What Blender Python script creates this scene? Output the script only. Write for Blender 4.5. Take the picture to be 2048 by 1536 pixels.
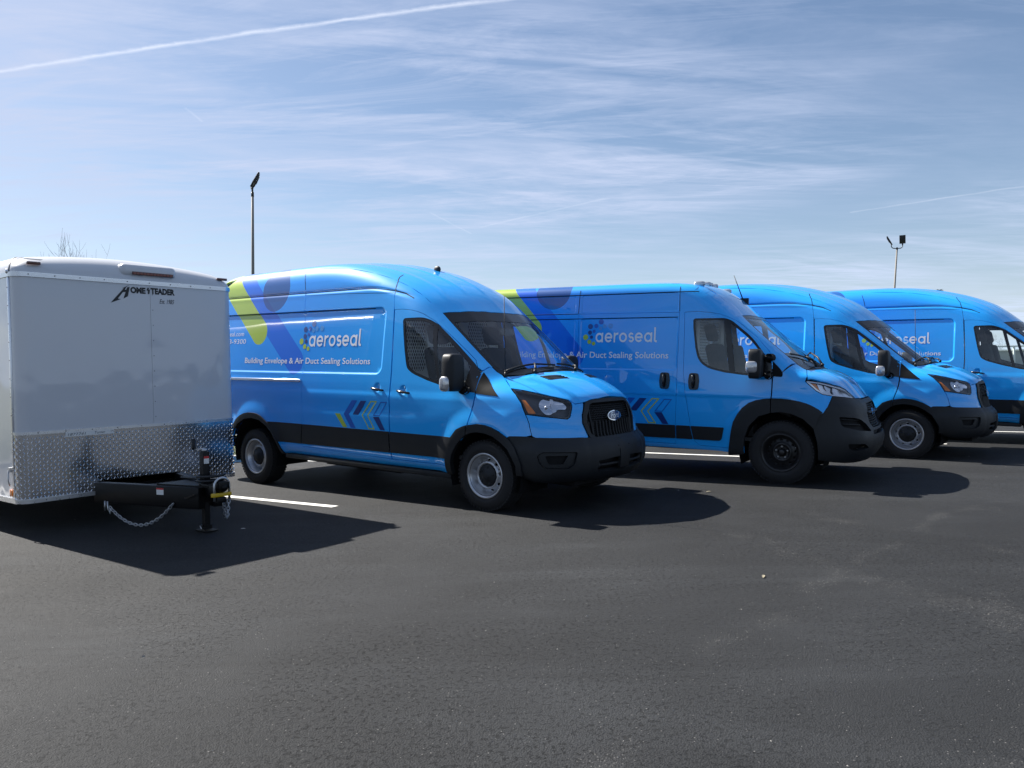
import bpy, bmesh, math, random
import numpy as np
from mathutils import Vector, Matrix
from mathutils.geometry import delaunay_2d_cdt
random.seed(7); np.random.seed(7)
for o in list(bpy.data.objects): bpy.data.objects.remove(o)
SC = bpy.context.scene; COL = SC.collection
R = math.radians

# ---------------------------------------------------------------- camera
PITCH, ROLL, CAMH, FPX = 0.018, -0.021, 1.366, 1563.0
_f = Vector((0, math.cos(PITCH), -math.sin(PITCH))); _u = Vector((0, math.sin(PITCH), math.cos(PITCH))); _r = Vector((1, 0, 0))
cr, sr = math.cos(ROLL), math.sin(ROLL)
_r2 = _r*cr+_u*sr; _u2 = _u*cr-_r*sr
cd = bpy.data.cameras.new('camera'); cam = bpy.data.objects.new('camera', cd); COL.objects.link(cam)
cam.matrix_world = Matrix(((_r2.x, _u2.x, -_f.x, 0), (_r2.y, _u2.y, -_f.y, 0), (_r2.z, _u2.z, -_f.z, CAMH), (0, 0, 0, 1)))
cd.sensor_width = 36; cd.lens = 36*FPX/2048; cd.clip_end = 5000; cd.clip_start = .05
SC.camera = cam

# ---------------------------------------------------------------- light
SUN_EL, SUN_AZ = R(43.5), math.pi-.64                 # direction angle of the sun measured from +X
sun_dir = Vector((math.cos(SUN_EL)*math.cos(SUN_AZ), math.cos(SUN_EL)*math.sin(SUN_AZ), math.sin(SUN_EL)))
sd = bpy.data.lights.new('sun', 'SUN'); sd.energy = 5.0; sd.angle = R(.53); sd.color = (1, .95, .88)
so = bpy.data.objects.new('sun', sd); COL.objects.link(so); so.rotation_euler = sun_dir.to_track_quat('Z', 'Y').to_euler()
so.location = (-20, 20, 30)

W = bpy.data.worlds.new('World'); SC.world = W; W.use_nodes = True
nt = W.node_tree; nt.nodes.clear()
def N(tree, typ, **kw):
    n = tree.nodes.new(typ)
    for k, v in kw.items():
        if k == 'ins':
            for i, val in v.items(): n.inputs[i].default_value = val
        else: setattr(n, k, v)
    return n
def M(tree, op, a, b=None, c=None, clamp=False):
    n = tree.nodes.new('ShaderNodeMath'); n.operation = op; n.use_clamp = clamp
    for i, v in enumerate((a, b, c)):
        if v is None: continue
        if isinstance(v, (int, float)): n.inputs[i].default_value = v
        else: tree.links.new(v, n.inputs[i])
    return n.outputs[0]
def MIX(tree, fac, a, b, blend='MIX'):
    n = tree.nodes.new('ShaderNodeMix'); n.data_type = 'RGBA'; n.blend_type = blend
    for i, v in ((0, fac), (6, a), (7, b)):
        if isinstance(v, (int, float)): n.inputs[i].default_value = v
        elif isinstance(v, tuple): n.inputs[i].default_value = v if len(v) == 4 else (*v, 1)
        else: tree.links.new(v, n.inputs[i])
    return n.outputs[2]
def RAMP(tree, x, pts):
    n = tree.nodes.new('ShaderNodeValToRGB'); e = n.color_ramp.elements
    while len(e) < len(pts): e.new(.5)
    for q, (p, c) in zip(e, pts):
        q.position = p; q.color = (c, c, c, 1) if isinstance(c, (int, float)) else (*c, 1)
    tree.links.new(x, n.inputs[0]); return n.outputs[0]
L = nt.links.new
sky = N(nt, 'ShaderNodeTexSky', sky_type='NISHITA', sun_disc=False, sun_elevation=SUN_EL, sun_rotation=math.atan2(sun_dir.x, sun_dir.y),
        altitude=100, air_density=1.0, dust_density=.8, ozone_density=2.2)
tc = N(nt, 'ShaderNodeTexCoord'); sep = N(nt, 'ShaderNodeSeparateXYZ'); L(tc.outputs['Generated'], sep.inputs[0])
zc = M(nt, 'MAXIMUM', sep.outputs[2], .0)
den = M(nt, 'ADD', zc, .06)                                        # cirrus sheet: direction projected on a high layer
px_ = M(nt, 'DIVIDE', sep.outputs[0], den); py_ = M(nt, 'DIVIDE', sep.outputs[1], den)
def layer(ang, su, sv, scale, detail, rough, dist, seed):
    c, s_ = math.cos(ang), math.sin(ang)
    u = M(nt, 'ADD', M(nt, 'MULTIPLY', px_, c*su), M(nt, 'MULTIPLY', py_, s_*su))
    v = M(nt, 'ADD', M(nt, 'MULTIPLY', px_, -s_*sv), M(nt, 'MULTIPLY', py_, c*sv))
    cb = N(nt, 'ShaderNodeCombineXYZ'); L(u, cb.inputs[0]); L(v, cb.inputs[1]); cb.inputs[2].default_value = seed
    n = N(nt, 'ShaderNodeTexNoise', ins={'Scale': scale, 'Detail': detail, 'Roughness': rough, 'Distortion': dist})
    L(cb.outputs[0], n.inputs['Vector']); return n.outputs[0]
n1 = layer(.22, .30, 1.15, 1.9, 10, .66, .6, 3.1)
n2 = layer(-.12, .38, 1.7, 3.6, 10, .70, .8, 8.4)
n3 = layer(.5, .8, .9, .55, 4, .5, .2, 1.7)
w1 = RAMP(nt, n1, [(.42, 0), (.68, 1)]); w2 = RAMP(nt, n2, [(.46, 0), (.72, .9)]); w3 = RAMP(nt, n3, [(.34, .12), (.62, 1)])
cl = M(nt, 'MULTIPLY', M(nt, 'ADD', M(nt, 'MULTIPLY', w1, .80), M(nt, 'MULTIPLY', w2, .62)), w3)
hz = M(nt, 'POWER', M(nt, 'SUBTRACT', 1.0, zc, clamp=True), 9.0)     # veil thickens towards the horizon
cl = M(nt, 'ADD', M(nt, 'ADD', cl, .06), M(nt, 'MULTIPLY', hz, .68))
# contrails: straight lines in the cirrus layer
def trail(x0, y0, x1, y1, wd, k, seed, lo=-1e3, hi=1e3):
    dx, dy = x1-x0, y1-y0; Ln = math.hypot(dx, dy); dx /= Ln; dy /= Ln
    al = M(nt, 'ADD', M(nt, 'MULTIPLY', M(nt, 'SUBTRACT', px_, x0), dx), M(nt, 'MULTIPLY', M(nt, 'SUBTRACT', py_, y0), dy))
    ac = M(nt, 'ADD', M(nt, 'MULTIPLY', M(nt, 'SUBTRACT', px_, x0), -dy), M(nt, 'MULTIPLY', M(nt, 'SUBTRACT', py_, y0), dx))
    cb = N(nt, 'ShaderNodeCombineXYZ'); L(al, cb.inputs[0]); L(ac, cb.inputs[1]); cb.inputs[2].default_value = seed
    n = N(nt, 'ShaderNodeTexNoise', ins={'Scale': 9.0, 'Detail': 6, 'Roughness': .65}); L(cb.outputs[0], n.inputs['Vector'])
    ac = M(nt, 'ADD', ac, M(nt, 'MULTIPLY', M(nt, 'SUBTRACT', n.outputs[0], .5), wd*2.2))
    g = M(nt, 'DIVIDE', M(nt, 'ABSOLUTE', ac), wd); g = M(nt, 'SUBTRACT', 1.0, g, clamp=True)
    m = M(nt, 'MULTIPLY', M(nt, 'GREATER_THAN', al, lo), M(nt, 'LESS_THAN', al, hi))
    n2_ = N(nt, 'ShaderNodeTexNoise', ins={'Scale': 2.3, 'Detail': 5, 'Roughness': .6}); L(cb.outputs[0], n2_.inputs['Vector'])
    e = M(nt, 'MULTIPLY', M(nt, 'POWER', g, 1.1), M(nt, 'MULTIPLY', RAMP(nt, n.outputs[0], [(.30, .45), (.62, 1)]), RAMP(nt, n2_.outputs[0], [(.30, .6), (.60, 1)])))
    return M(nt, 'MULTIPLY', M(nt, 'MULTIPLY', e, k), m)
def sky_pt(X, Y):                                                  # picture position (2048 wide) -> layer coordinates
    d = _f+_r2*((X-1024)/FPX)-_u2*((Y-768)/FPX); d.normalize(); return d.x/(max(d.z, 0)+.06), d.y/(max(d.z, 0)+.06)
tr_ = None
for (A, B, wd, k, sd_, ext) in (((-60, 152), (990, 0), .014, .85, 2.2, (-3, 12)), ((860, 425), (985, 490), .010, .22, 5.2, (0, .5)), ((1700, 425), (2100, 365), .02, .28, 7.7, (0, 9)),
                         ((370, 215), (430, 265), .008, .20, 4.4, (0, .12)), ((960, 455), (1110, 420), .018, .25, 9.4, (0, .8))):
    a, b = sky_pt(*A), sky_pt(*B); e_ = trail(*a, *b, wd, k, sd_, *ext); tr_ = e_ if tr_ is None else M(nt, 'ADD', tr_, e_)
cl = M(nt, 'MINIMUM', cl, .92)
hs = N(nt, 'ShaderNodeHueSaturation', ins={'Saturation': 1.05, 'Value': .72}); L(sky.outputs[0], hs.inputs['Color'])
veil = MIX(nt, hz, (3.6, 4.15, 5.55), (4.75, 5.6, 6.9))
colr = MIX(nt, cl, hs.outputs[0], veil)
colr = MIX(nt, M(nt, 'MINIMUM', tr_, .85), colr, (5.6, 6.0, 7.0))
bg = N(nt, 'ShaderNodeBackground', ins={'Strength': .072}); L(colr, bg.inputs[0])
wo = N(nt, 'ShaderNodeOutputWorld'); L(bg.outputs[0], wo.inputs[0])

SC.view_settings.view_transform = 'Standard'; SC.view_settings.look = 'None'; SC.view_settings.gamma = 1
SC.view_settings.exposure = 1.18; SC.view_settings.use_curve_mapping = False
# ---------------------------------------------------------------- body surface maths
def catmull(pts, n=8, closed=True):
    P = np.array(pts, float); N = len(P); out = []
    rng = range(N if closed else N - 1)
    for i in rng:
        if closed: p0, p1, p2, p3 = P[i-1], P[i], P[(i+1) % N], P[(i+2) % N]
        else: p0, p1, p2, p3 = P[max(i-1, 0)], P[i], P[i+1], P[min(i+2, N-1)]
        d1 = max(np.linalg.norm(p1-p0), 1e-6)**.5; d2 = max(np.linalg.norm(p2-p1), 1e-6)**.5; d3 = max(np.linalg.norm(p3-p2), 1e-6)**.5
        m1 = (p2-p1) if d1 < 1e-2 else (p1-p0)/d1*d2*0 + d2*((p1-p0)/d1 - (p2-p0)/(d1+d2) + (p2-p1)/d2)
        m2 = (p2-p1) if d3 < 1e-2 else d2*((p2-p1)/d2 - (p3-p1)/(d2+d3) + (p3-p2)/d3)
        for k in range(n):
            t = k/n; t2 = t*t; t3 = t2*t
            out.append((2*t3-3*t2+1)*p1 + (t3-2*t2+t)*m1 + (-2*t3+3*t2)*p2 + (t3-t2)*m2)
    if not closed: out.append(P[-1])
    return np.array(out)

def sstep(a, b, x):
    t = np.clip((x-a)/(b-a), 0, 1); return t*t*(3-2*t)

def inside(poly, X, Z):
    c = np.zeros(np.shape(X), bool); n = len(poly)
    for i in range(n):
        x1, z1 = poly[i]; x2, z2 = poly[(i+1) % n]
        if z1 == z2: continue
        c ^= ((z1 > Z) != (z2 > Z)) & (X < (x2-x1)*(Z-z1)/(z2-z1)+x1)
    return c

def segdist(poly, X, Z, closed=True):
    d = np.full(np.shape(X), 1e9); n = len(poly)
    for i in range(n if closed else n-1):
        a = poly[i]; b = poly[(i+1) % n]; e = b-a; L = e@e
        if L < 1e-12: continue
        t = np.clip(((X-a[0])*e[0]+(Z-a[1])*e[1])/L, 0, 1)
        d = np.minimum(d, (X-a[0]-t*e[0])**2+(Z-a[1]-t*e[1])**2)
    return np.sqrt(d)

class Body:
    def __init__(s, prof, W, bowN, bowW, crown, k, zb, x0):
        s.k = k; s.x0 = x0; s.zb = zb
        s.W = np.array(W, float); s.bN = np.array(bowN, float); s.bW = np.array(bowW, float); s.crown = crown
        poly = catmull(prof, 6)
        s.h = .02
        s.ox, s.oz = poly[:, 0].min()-.4, poly[:, 1].min()-.4
        nx = int((np.ptp(poly[:, 0])+.8)/s.h); nz = int((np.ptp(poly[:, 1])+.8)/s.h)
        X, Z = np.meshgrid(s.ox+s.h*np.arange(nx), s.oz+s.h*np.arange(nz), indexing='ij')
        d = segdist(poly, X, Z); d = np.where(inside(poly, X, Z), -d, d)
        for _ in range(2):                                          # soften creases a little
            p = np.pad(d, 1, 'edge'); d = (p[:-2, 1:-1]+2*d+p[2:, 1:-1])/4
            p = np.pad(d, 1, 'edge'); d = (p[1:-1, :-2]+2*d+p[1:-1, 2:])/4
        s.g = d; s.disp = None
    def sdf(s, x, z):
        u = np.clip((x-s.ox)/s.h, 1, s.g.shape[0]-3.001); v = np.clip((z-s.oz)/s.h, 1, s.g.shape[1]-3.001)
        i = u.astype(int); j = v.astype(int); a = u-i; b = v-j
        def w(t): return ((1-t)**3/6, (3*t**3-6*t*t+4)/6, (-3*t**3+3*t*t+3*t+1)/6, t**3/6)
        wa, wb = w(a), w(b); r = 0
        for p in range(4):
            q = 0
            for m in range(4): q = q+wb[m]*s.g[i+p-1, j+m-1]
            r = r+wa[p]*q
        return r
    def width(s, x, z):
        w = 0
        for o in (-.05, 0, .05): w = w+np.interp(z+o, s.W[:, 0], s.W[:, 1])/3
        return w-.03*sstep(-3.6, -5.2, x)
    def f(s, x, y, z):
        y = np.abs(y)
        def sm(T): return (np.interp(y-.03, T[:, 0], T[:, 1])+np.interp(y, T[:, 0], T[:, 1])+np.interp(y+.03, T[:, 0], T[:, 1]))/3
        m = sstep(s.zb[1], s.zb[0], z)
        bow = (sm(s.bN)*m+sm(s.bW)*(1-m))*sstep(-3.2, -1.8, x) - .07*(y/.9)**2*sstep(-3.6, -4.4, x)
        d1 = s.sdf(x+bow, z+s.crown*y*y*sstep(.5, 1.0, z))
        d2 = y-s.width(x, z)
        h = np.maximum(s.k-np.abs(d1-d2), 0)/s.k
        return np.maximum(d1, d2)+h*h*s.k/4
    def grad(s, P, e=.004):
        x, y, z = P.T
        g = np.stack([s.f(x+e, y, z)-s.f(x-e, y, z), s.f(x, y+e, z)-s.f(x, y-e, z), s.f(x, y, z+e)-s.f(x, y, z-e)], -1)
        return g/np.maximum(np.linalg.norm(g, axis=-1, keepdims=True), 1e-9)
    def ray(s, dom, a, b):
        z0 = np.zeros_like(a)
        if dom == 'side': return np.stack([a, z0-1.35, b], -1), np.array([0, 1., 0])+np.zeros((len(a), 3))
        if dom == 'front':
            c, sn = np.cos(a), np.sin(a)
            return np.stack([s.x0+1.9*c, -1.9*sn, b], -1), np.stack([-c, sn, z0], -1)
        if dom == 'top': return np.stack([a, b, z0+3.2], -1), np.array([0, 0, -1.])+np.zeros((len(a), 3))
        if dom == 'rear': return np.stack([z0-5.9, a, b], -1), np.array([1., 0, 0])+np.zeros((len(a), 3))
    def march(s, o, d, n=40):
        t = np.zeros(len(o))
        for i in range(n):
            p = o+t[:, None]*d; t = t+s.f(p[:, 0], p[:, 1], p[:, 2])*(.85 if i < 30 else .6)
        return o+t[:, None]*d
    def at(s, dom, a, b, off=0.):
        a = np.atleast_1d(np.asarray(a, float)); b = np.atleast_1d(np.asarray(b, float))
        P = s.march(*s.ray(dom, a, b)); N = s.grad(P)
        if s.disp is not None and dom in s.disp:
            D = s.disp[dom]; e = .003
            d0 = D(a, b)
            ga = (D(a+e, b)-D(a-e, b))/(2*e); gb = (D(a, b+e)-D(a, b-e))/(2*e)
            P = P+N*d0[:, None]
            if dom == 'side': G = np.stack([ga, 0*ga, gb], -1)
            elif dom == 'top': G = np.stack([ga, gb, 0*ga], -1)
            elif dom == 'front':
                r = np.hypot(P[:, 0]-s.x0, P[:, 1]); G = np.stack([-np.sin(a)*ga/r, -np.cos(a)*ga/r, gb], -1)
            else: G = np.stack([0*ga, ga, gb], -1)
            G = G-N*(G*N).sum(-1, keepdims=True)
            N = N-G; N /= np.linalg.norm(N, axis=-1, keepdims=True)
        return P+N*(np.asarray(off)*np.ones(len(a)))[:, None], N

def boxd(X, Z, x0, x1, z0, z1, r):
    qx = np.abs(X-(x0+x1)/2)-(x1-x0)/2+r; qz = np.abs(Z-(z0+z1)/2)-(z1-z0)/2+r
    return np.hypot(np.maximum(qx, 0), np.maximum(qz, 0))+np.minimum(np.maximum(qx, qz), 0)-r

def make_transit_body():
    prof = [(-4.90, .32), (-4.97, .45), (-4.985, .8), (-4.97, 1.3), (-4.93, 2.0), (-4.89, 2.36), (-4.82, 2.55), (-4.62, 2.615), (-3.8, 2.64), (-3.0, 2.65),
            (-2.5, 2.645), (-2.08, 2.615), (-1.70, 2.55), (-1.32, 2.445), (-1.0, 2.315), (-.78, 2.185), (-.59, 2.03), (-.25, 1.745), (.05, 1.485), (.22, 1.35),
            (.34, 1.31), (.52, 1.25), (.70, 1.16), (.785, 1.10), (.83, 1.03), (.862, .92), (.88, .80), (.90, .72), (.94, .68), (.965, .60), (.97, .50), (.95, .40), (.88, .33), (.6, .30), (-1, .30), (-3, .30)]
    W = [(.2, .97), (.35, .985), (.5, 1.005), (.9, 1.03), (1.15, 1.025), (1.4, 1.0), (1.7, .965), (2.0, .925), (2.2, .898), (2.4, .866), (2.55, .836), (2.8, .79)]
    bN = [(0, 0), (.3, .02), (.45, .055), (.6, .115), (.7, .165), (.8, .225), (.9, .31), (.97, .39), (1.03, .52), (1.2, .9)]
    bW = [(0, 0), (.3, .025), (.5, .07), (.7, .14), (.85, .21), (1.0, .29), (1.2, .4)]
    B = Body(prof, W, bN, bW, .112, .18, (.98, 1.22), -.2)
    return B

def make_promaster_body():
    prof = [(-5.05, .32), (-5.1, .45), (-5.11, .8), (-5.10, 1.3), (-5.07, 2.0), (-5.04, 2.25), (-4.98, 2.34), (-4.8, 2.385), (-4, 2.395), (-3.0, 2.395),
            (-2.0, 2.395), (-1.5, 2.39), (-1.2, 2.378), (-1.0, 2.34), (-.83, 2.245), (-.66, 2.10), (-.485, 1.945), (-.18, 1.70), (.07, 1.49), (.26, 1.335),
            (.42, 1.275), (.58, 1.19), (.68, 1.09), (.75, 1.0), (.80, .945), (.83, .88), (.865, .74), (.905, .64), (.93, .55), (.925, .45), (.88, .36), (.77, .27), (.5, .26), (-1, .28), (-3, .30)]
    W = [(.2, .98), (.35, 1.0), (.6, 1.02), (1.0, 1.025), (1.3, 1.01), (1.6, .985), (2.0, .955), (2.3, .93), (2.5, .91), (2.8, .88)]
    bN = [(0, 0), (.3, .012), (.5, .035), (.65, .07), (.75, .105), (.85, .17), (.92, .25), (.98, .36), (1.03, .52), (1.2, .9)]
    bW = [(0, 0), (.3, .006), (.5, .018), (.7, .04), (.85, .075), (1.0, .13), (1.2, .2)]
    return Body(prof, W, bN, bW, .05, .12, (1.02, 1.3), -.2)
# ---------------------------------------------------------------- objects
def tag(o, label=None, cat=None, group=None, kind=None):
    for k, v in (('label', label), ('category', cat), ('group', group), ('kind', kind)):
        if v: o[k] = v
    return o
def empty(name, loc=(0, 0, 0), rot=None):
    o = bpy.data.objects.new(name, None); COL.objects.link(o); o.location = loc; o.empty_display_size = .2
    if rot is not None: o.rotation_euler = rot
    return o
def link(name, me, mats, parent=None):
    o = bpy.data.objects.new(name, me); COL.objects.link(o)
    if not isinstance(mats, (list, tuple)): mats = [mats]
    for m in mats:
        if len(me.materials) < len(mats): me.materials.append(m)
    if parent is not None: o.parent = parent
    return o
KIDS = {}
def copy_tree(o, parent=None):
    if not KIDS:
        for q in bpy.data.objects:
            if q.parent: KIDS.setdefault(q.parent.name, []).append(q)
    c = o.copy(); COL.objects.link(c)
    if parent is not None: c.parent = parent
    for ch in KIDS.get(o.name, []): copy_tree(ch, c)
    return c

class MB:
    def __init__(s): s.v = []; s.f = []; s.m = []; s.sm = []
    def add(s, V, F, mat=0, smooth=False):
        b = len(s.v); s.v += [tuple(map(float, q)) for q in V]
        for f in F: s.f.append([i+b for i in f]); s.m.append(mat); s.sm.append(smooth)
        return s
    def box(s, x0, x1, y0, y1, z0, z1, mat=0, T=None):
        V = [(x, y, z) for x in (x0, x1) for y in (y0, y1) for z in (z0, z1)]
        if T is not None: V = [tuple(T @ Vector(q)) for q in V]
        return s.add(V, [(0, 1, 3, 2), (4, 6, 7, 5), (0, 4, 5, 1), (2, 3, 7, 6), (0, 2, 6, 4), (1, 5, 7, 3)], mat)
    def prism(s, poly, fr, d, mat=0, smooth=False):
        """poly in 2D; fr(u,v,w)->3D ; extruded w 0..d"""
        n = len(poly); V = [fr(u, v, 0) for u, v in poly]+[fr(u, v, d) for u, v in poly]
        F = [tuple(range(n))[::-1], tuple(range(n, 2*n))]+[(i, (i+1) % n, n+(i+1) % n, n+i) for i in range(n)]
        return s.add(V, F, mat, smooth)
    def tube(s, pts, r, n=8, mat=0, cap=True, closed=False, flat=None):
        P = [Vector(p) for p in pts]; rs = r if isinstance(r, (list, tuple)) else [r]*len(P); V = []; m = len(P)
        up = None
        for i, p in enumerate(P):
            if closed: t = P[(i+1) % m]-P[i-1]
            else: t = P[min(i+1, m-1)]-P[max(i-1, 0)]
            if t.length < 1e-9: t = Vector((0, 0, 1))
            t.normalize()
            if up is None:
                up = Vector((0, 0, 1)) if abs(t.z) < .9 else Vector((1, 0, 0))
            a = t.cross(up); a.normalize(); b = a.cross(t); b.normalize(); up = b
            for k in range(n):
                w = 2*math.pi*k/n; V.append(p+(a*math.cos(w)+b*math.sin(w)*(flat or 1))*rs[i])
        F = []
        for i in range(m if closed else m-1):
            j = (i+1) % m
            F += [(i*n+k, i*n+(k+1) % n, j*n+(k+1) % n, j*n+k) for k in range(n)]
        s.add(V, F, mat, True)
        if cap and not closed: s.add(V[:n], [tuple(range(n))[::-1]], mat); s.add(V[-n:], [tuple(range(n))], mat)
        return s
    def lathe(s, prof, fr, n=40, mat=0, smooth=True):
        """prof [(r, w)], fr(x, y, w) with x,y on the disc"""
        V = []; m = len(prof)
        for k in range(n):
            a = 2*math.pi*k/n; c, q = math.cos(a), math.sin(a)
            V += [fr(r*c, r*q, w) for r, w in prof]
        F = [(k*m+i, k*m+i+1, ((k+1) % n)*m+i+1, ((k+1) % n)*m+i) for k in range(n) for i in range(m-1)]
        return s.add(V, F, mat, smooth)
    def ellipsoid(s, c, rx, ry, rz, n=12, mat=0, p=1.0):
        V = []; F = []; m = n//2+1
        for i in range(m):
            t = math.pi*i/(m-1)
            for k in range(n):
                a = 2*math.pi*k/n
                f = lambda q: math.copysign(abs(q)**p, q)
                V.append((c[0]+rx*f(math.sin(t))*f(math.cos(a)), c[1]+ry*f(math.sin(t))*f(math.sin(a)), c[2]+rz*f(math.cos(t))))
        for i in range(m-1):
            F += [(i*n+k, (i+1)*n+k, (i+1)*n+(k+1) % n, i*n+(k+1) % n) for k in range(n)]
        return s.add(V, F, mat, True)
    def mesh(s, name):
        me = bpy.data.meshes.new(name); me.from_pydata(s.v, [], s.f)
        me.polygons.foreach_set('material_index', s.m); me.polygons.foreach_set('use_smooth', s.sm); me.update()
        return me
    def build(s, name, mats, parent=None, bevel=0, mirror=False, fix=True, seg=2):
        if mirror:
            s.v = [(x, -y, z) for x, y, z in s.v]; s.f = [f[::-1] for f in s.f]
        me = s.mesh(name)
        if fix or bevel:
            bm = bmesh.new(); bm.from_mesh(me)
            bmesh.ops.remove_doubles(bm, verts=bm.verts, dist=1e-5)
            bmesh.ops.recalc_face_normals(bm, faces=bm.faces)
            if bevel:
                es = [e for e in bm.edges if len(e.link_faces) == 2 and e.calc_face_angle(0) > .6]
                bmesh.ops.bevel(bm, geom=es, offset=bevel, segments=seg, profile=.5, affect='EDGES', clamp_overlap=True)
                for f in bm.faces: f.smooth = True
            bm.to_mesh(me); bm.free()
            if bevel: me.set_sharp_from_angle(angle=R(40))
        return link(name, me, mats, parent)

def densify(poly, h, closed=True):
    P = np.array(poly, float); out = []; n = len(P)
    for i in range(n if closed else n-1):
        a, b = P[i], P[(i+1) % n]; k = max(1, int(math.ceil(np.linalg.norm(b-a)/h)))
        out += [a+(b-a)*j/k for j in range(k)]
    if not closed: out.append(P[-1])
    return np.array(out)
def rnd(poly, r, seg=4):
    """fillet the corners of a polygon; r number or list"""
    P = [np.array(p, float) for p in poly]; n = len(P); out = []
    for i in range(n):
        ri = r[i] if isinstance(r, (list, tuple)) else r
        a, b, c = P[i-1], P[i], P[(i+1) % n]; u = a-b; v = c-b; lu, lv = np.linalg.norm(u), np.linalg.norm(v)
        if ri <= 0 or lu < 1e-6 or lv < 1e-6: out.append(b); continue
        u /= lu; v /= lv; d = min(ri, lu*.48, lv*.48)
        if u @ v < -.985: out.append(b); continue
        for k in range(seg+1):
            t = k/seg; p0, p2 = b+u*d, b+v*d
            out.append((1-t)**2*p0+2*t*(1-t)*b+t*t*p2)
    return np.array(out)
def area(P): P = np.array(P); return .5*np.sum(P[:, 0]*np.roll(P[:, 1], -1)-np.roll(P[:, 0], -1)*P[:, 1])
def inset(poly, d):
    P = np.array(poly, float)
    if area(P) < 0: P = P[::-1]
    n = len(P); out = []
    for i in range(n):
        a, b, c = P[i-1], P[i], P[(i+1) % n]; u = b-a; v = c-b
        u = u/max(np.linalg.norm(u), 1e-9); v = v/max(np.linalg.norm(v), 1e-9)
        n1 = np.array([-u[1], u[0]]); n2 = np.array([-v[1], v[0]]); m = n1+n2; q = m @ m
        out.append(b+(m*2/q if q > .5 else n1)*d)
    return np.array(out)
def mirp(half):
    """half outline given from the centre line and back to it (a >= 0) -> closed symmetric outline"""
    h = [tuple(p) for p in half]
    return h+[(-a, b) for a, b in h[::-1] if abs(a) > 1e-6]

def tri2d(poly, holes, h, sx=1.0, extra=()):
    loops = [densify(p, h) for p in [poly]+list(holes)]
    V = []; E = []
    for lp in loops:
        b = len(V); V += [tuple(q) for q in lp]; E += [(b+i, b+(i+1) % len(lp)) for i in range(len(lp))]
    P0 = loops[0]; x0, z0 = P0.min(0); x1, z1 = P0.max(0)
    gx = np.arange(x0+h/2, x1, h); gz = np.arange(z0+h/2, z1, h)
    if len(gx) and len(gz):
        X, Z = np.meshgrid(gx, gz, indexing='ij'); X = X+((np.arange(len(gz)) % 2)*h/2)[None, :]; X = X.ravel(); Z = Z.ravel()
        k = inside(P0, X, Z)
        for hl in loops[1:]: k &= ~inside(hl, X, Z)
        X, Z = X[k], Z[k]
        if len(X):
            k = np.ones(len(X), bool)
            for lp in loops: k &= segdist(lp, X, Z) > h*.45
            for ln in extra: k &= segdist(np.array(ln, float), X, Z, False) > h*.3
            V += list(zip(X[k], Z[k]))
    for ln in extra:                                               # crease lines kept as edges
        ln = densify(ln, h*.8, closed=False); k = inside(P0, ln[:, 0], ln[:, 1]) & (segdist(P0, ln[:, 0], ln[:, 1]) > .004)
        for hl in loops[1:]: k &= ~inside(hl, ln[:, 0], ln[:, 1]) & (segdist(hl, ln[:, 0], ln[:, 1]) > .004)
        b = len(V); V += [tuple(q) for q in ln[k]]
    r = delaunay_2d_cdt([Vector((float(a)*sx, float(b))) for a, b in V], E, [], 0, 1e-6)
    Vo = np.array([(q.x/sx, q.y) for q in r[0]]); F = np.array([f for f in r[2] if len(f) == 3])
    c = Vo[F].mean(1); k = inside(P0, c[:, 0], c[:, 1])
    for hl in loops[1:]: k &= ~inside(hl, c[:, 0], c[:, 1])
    return Vo, F[k]

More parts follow.
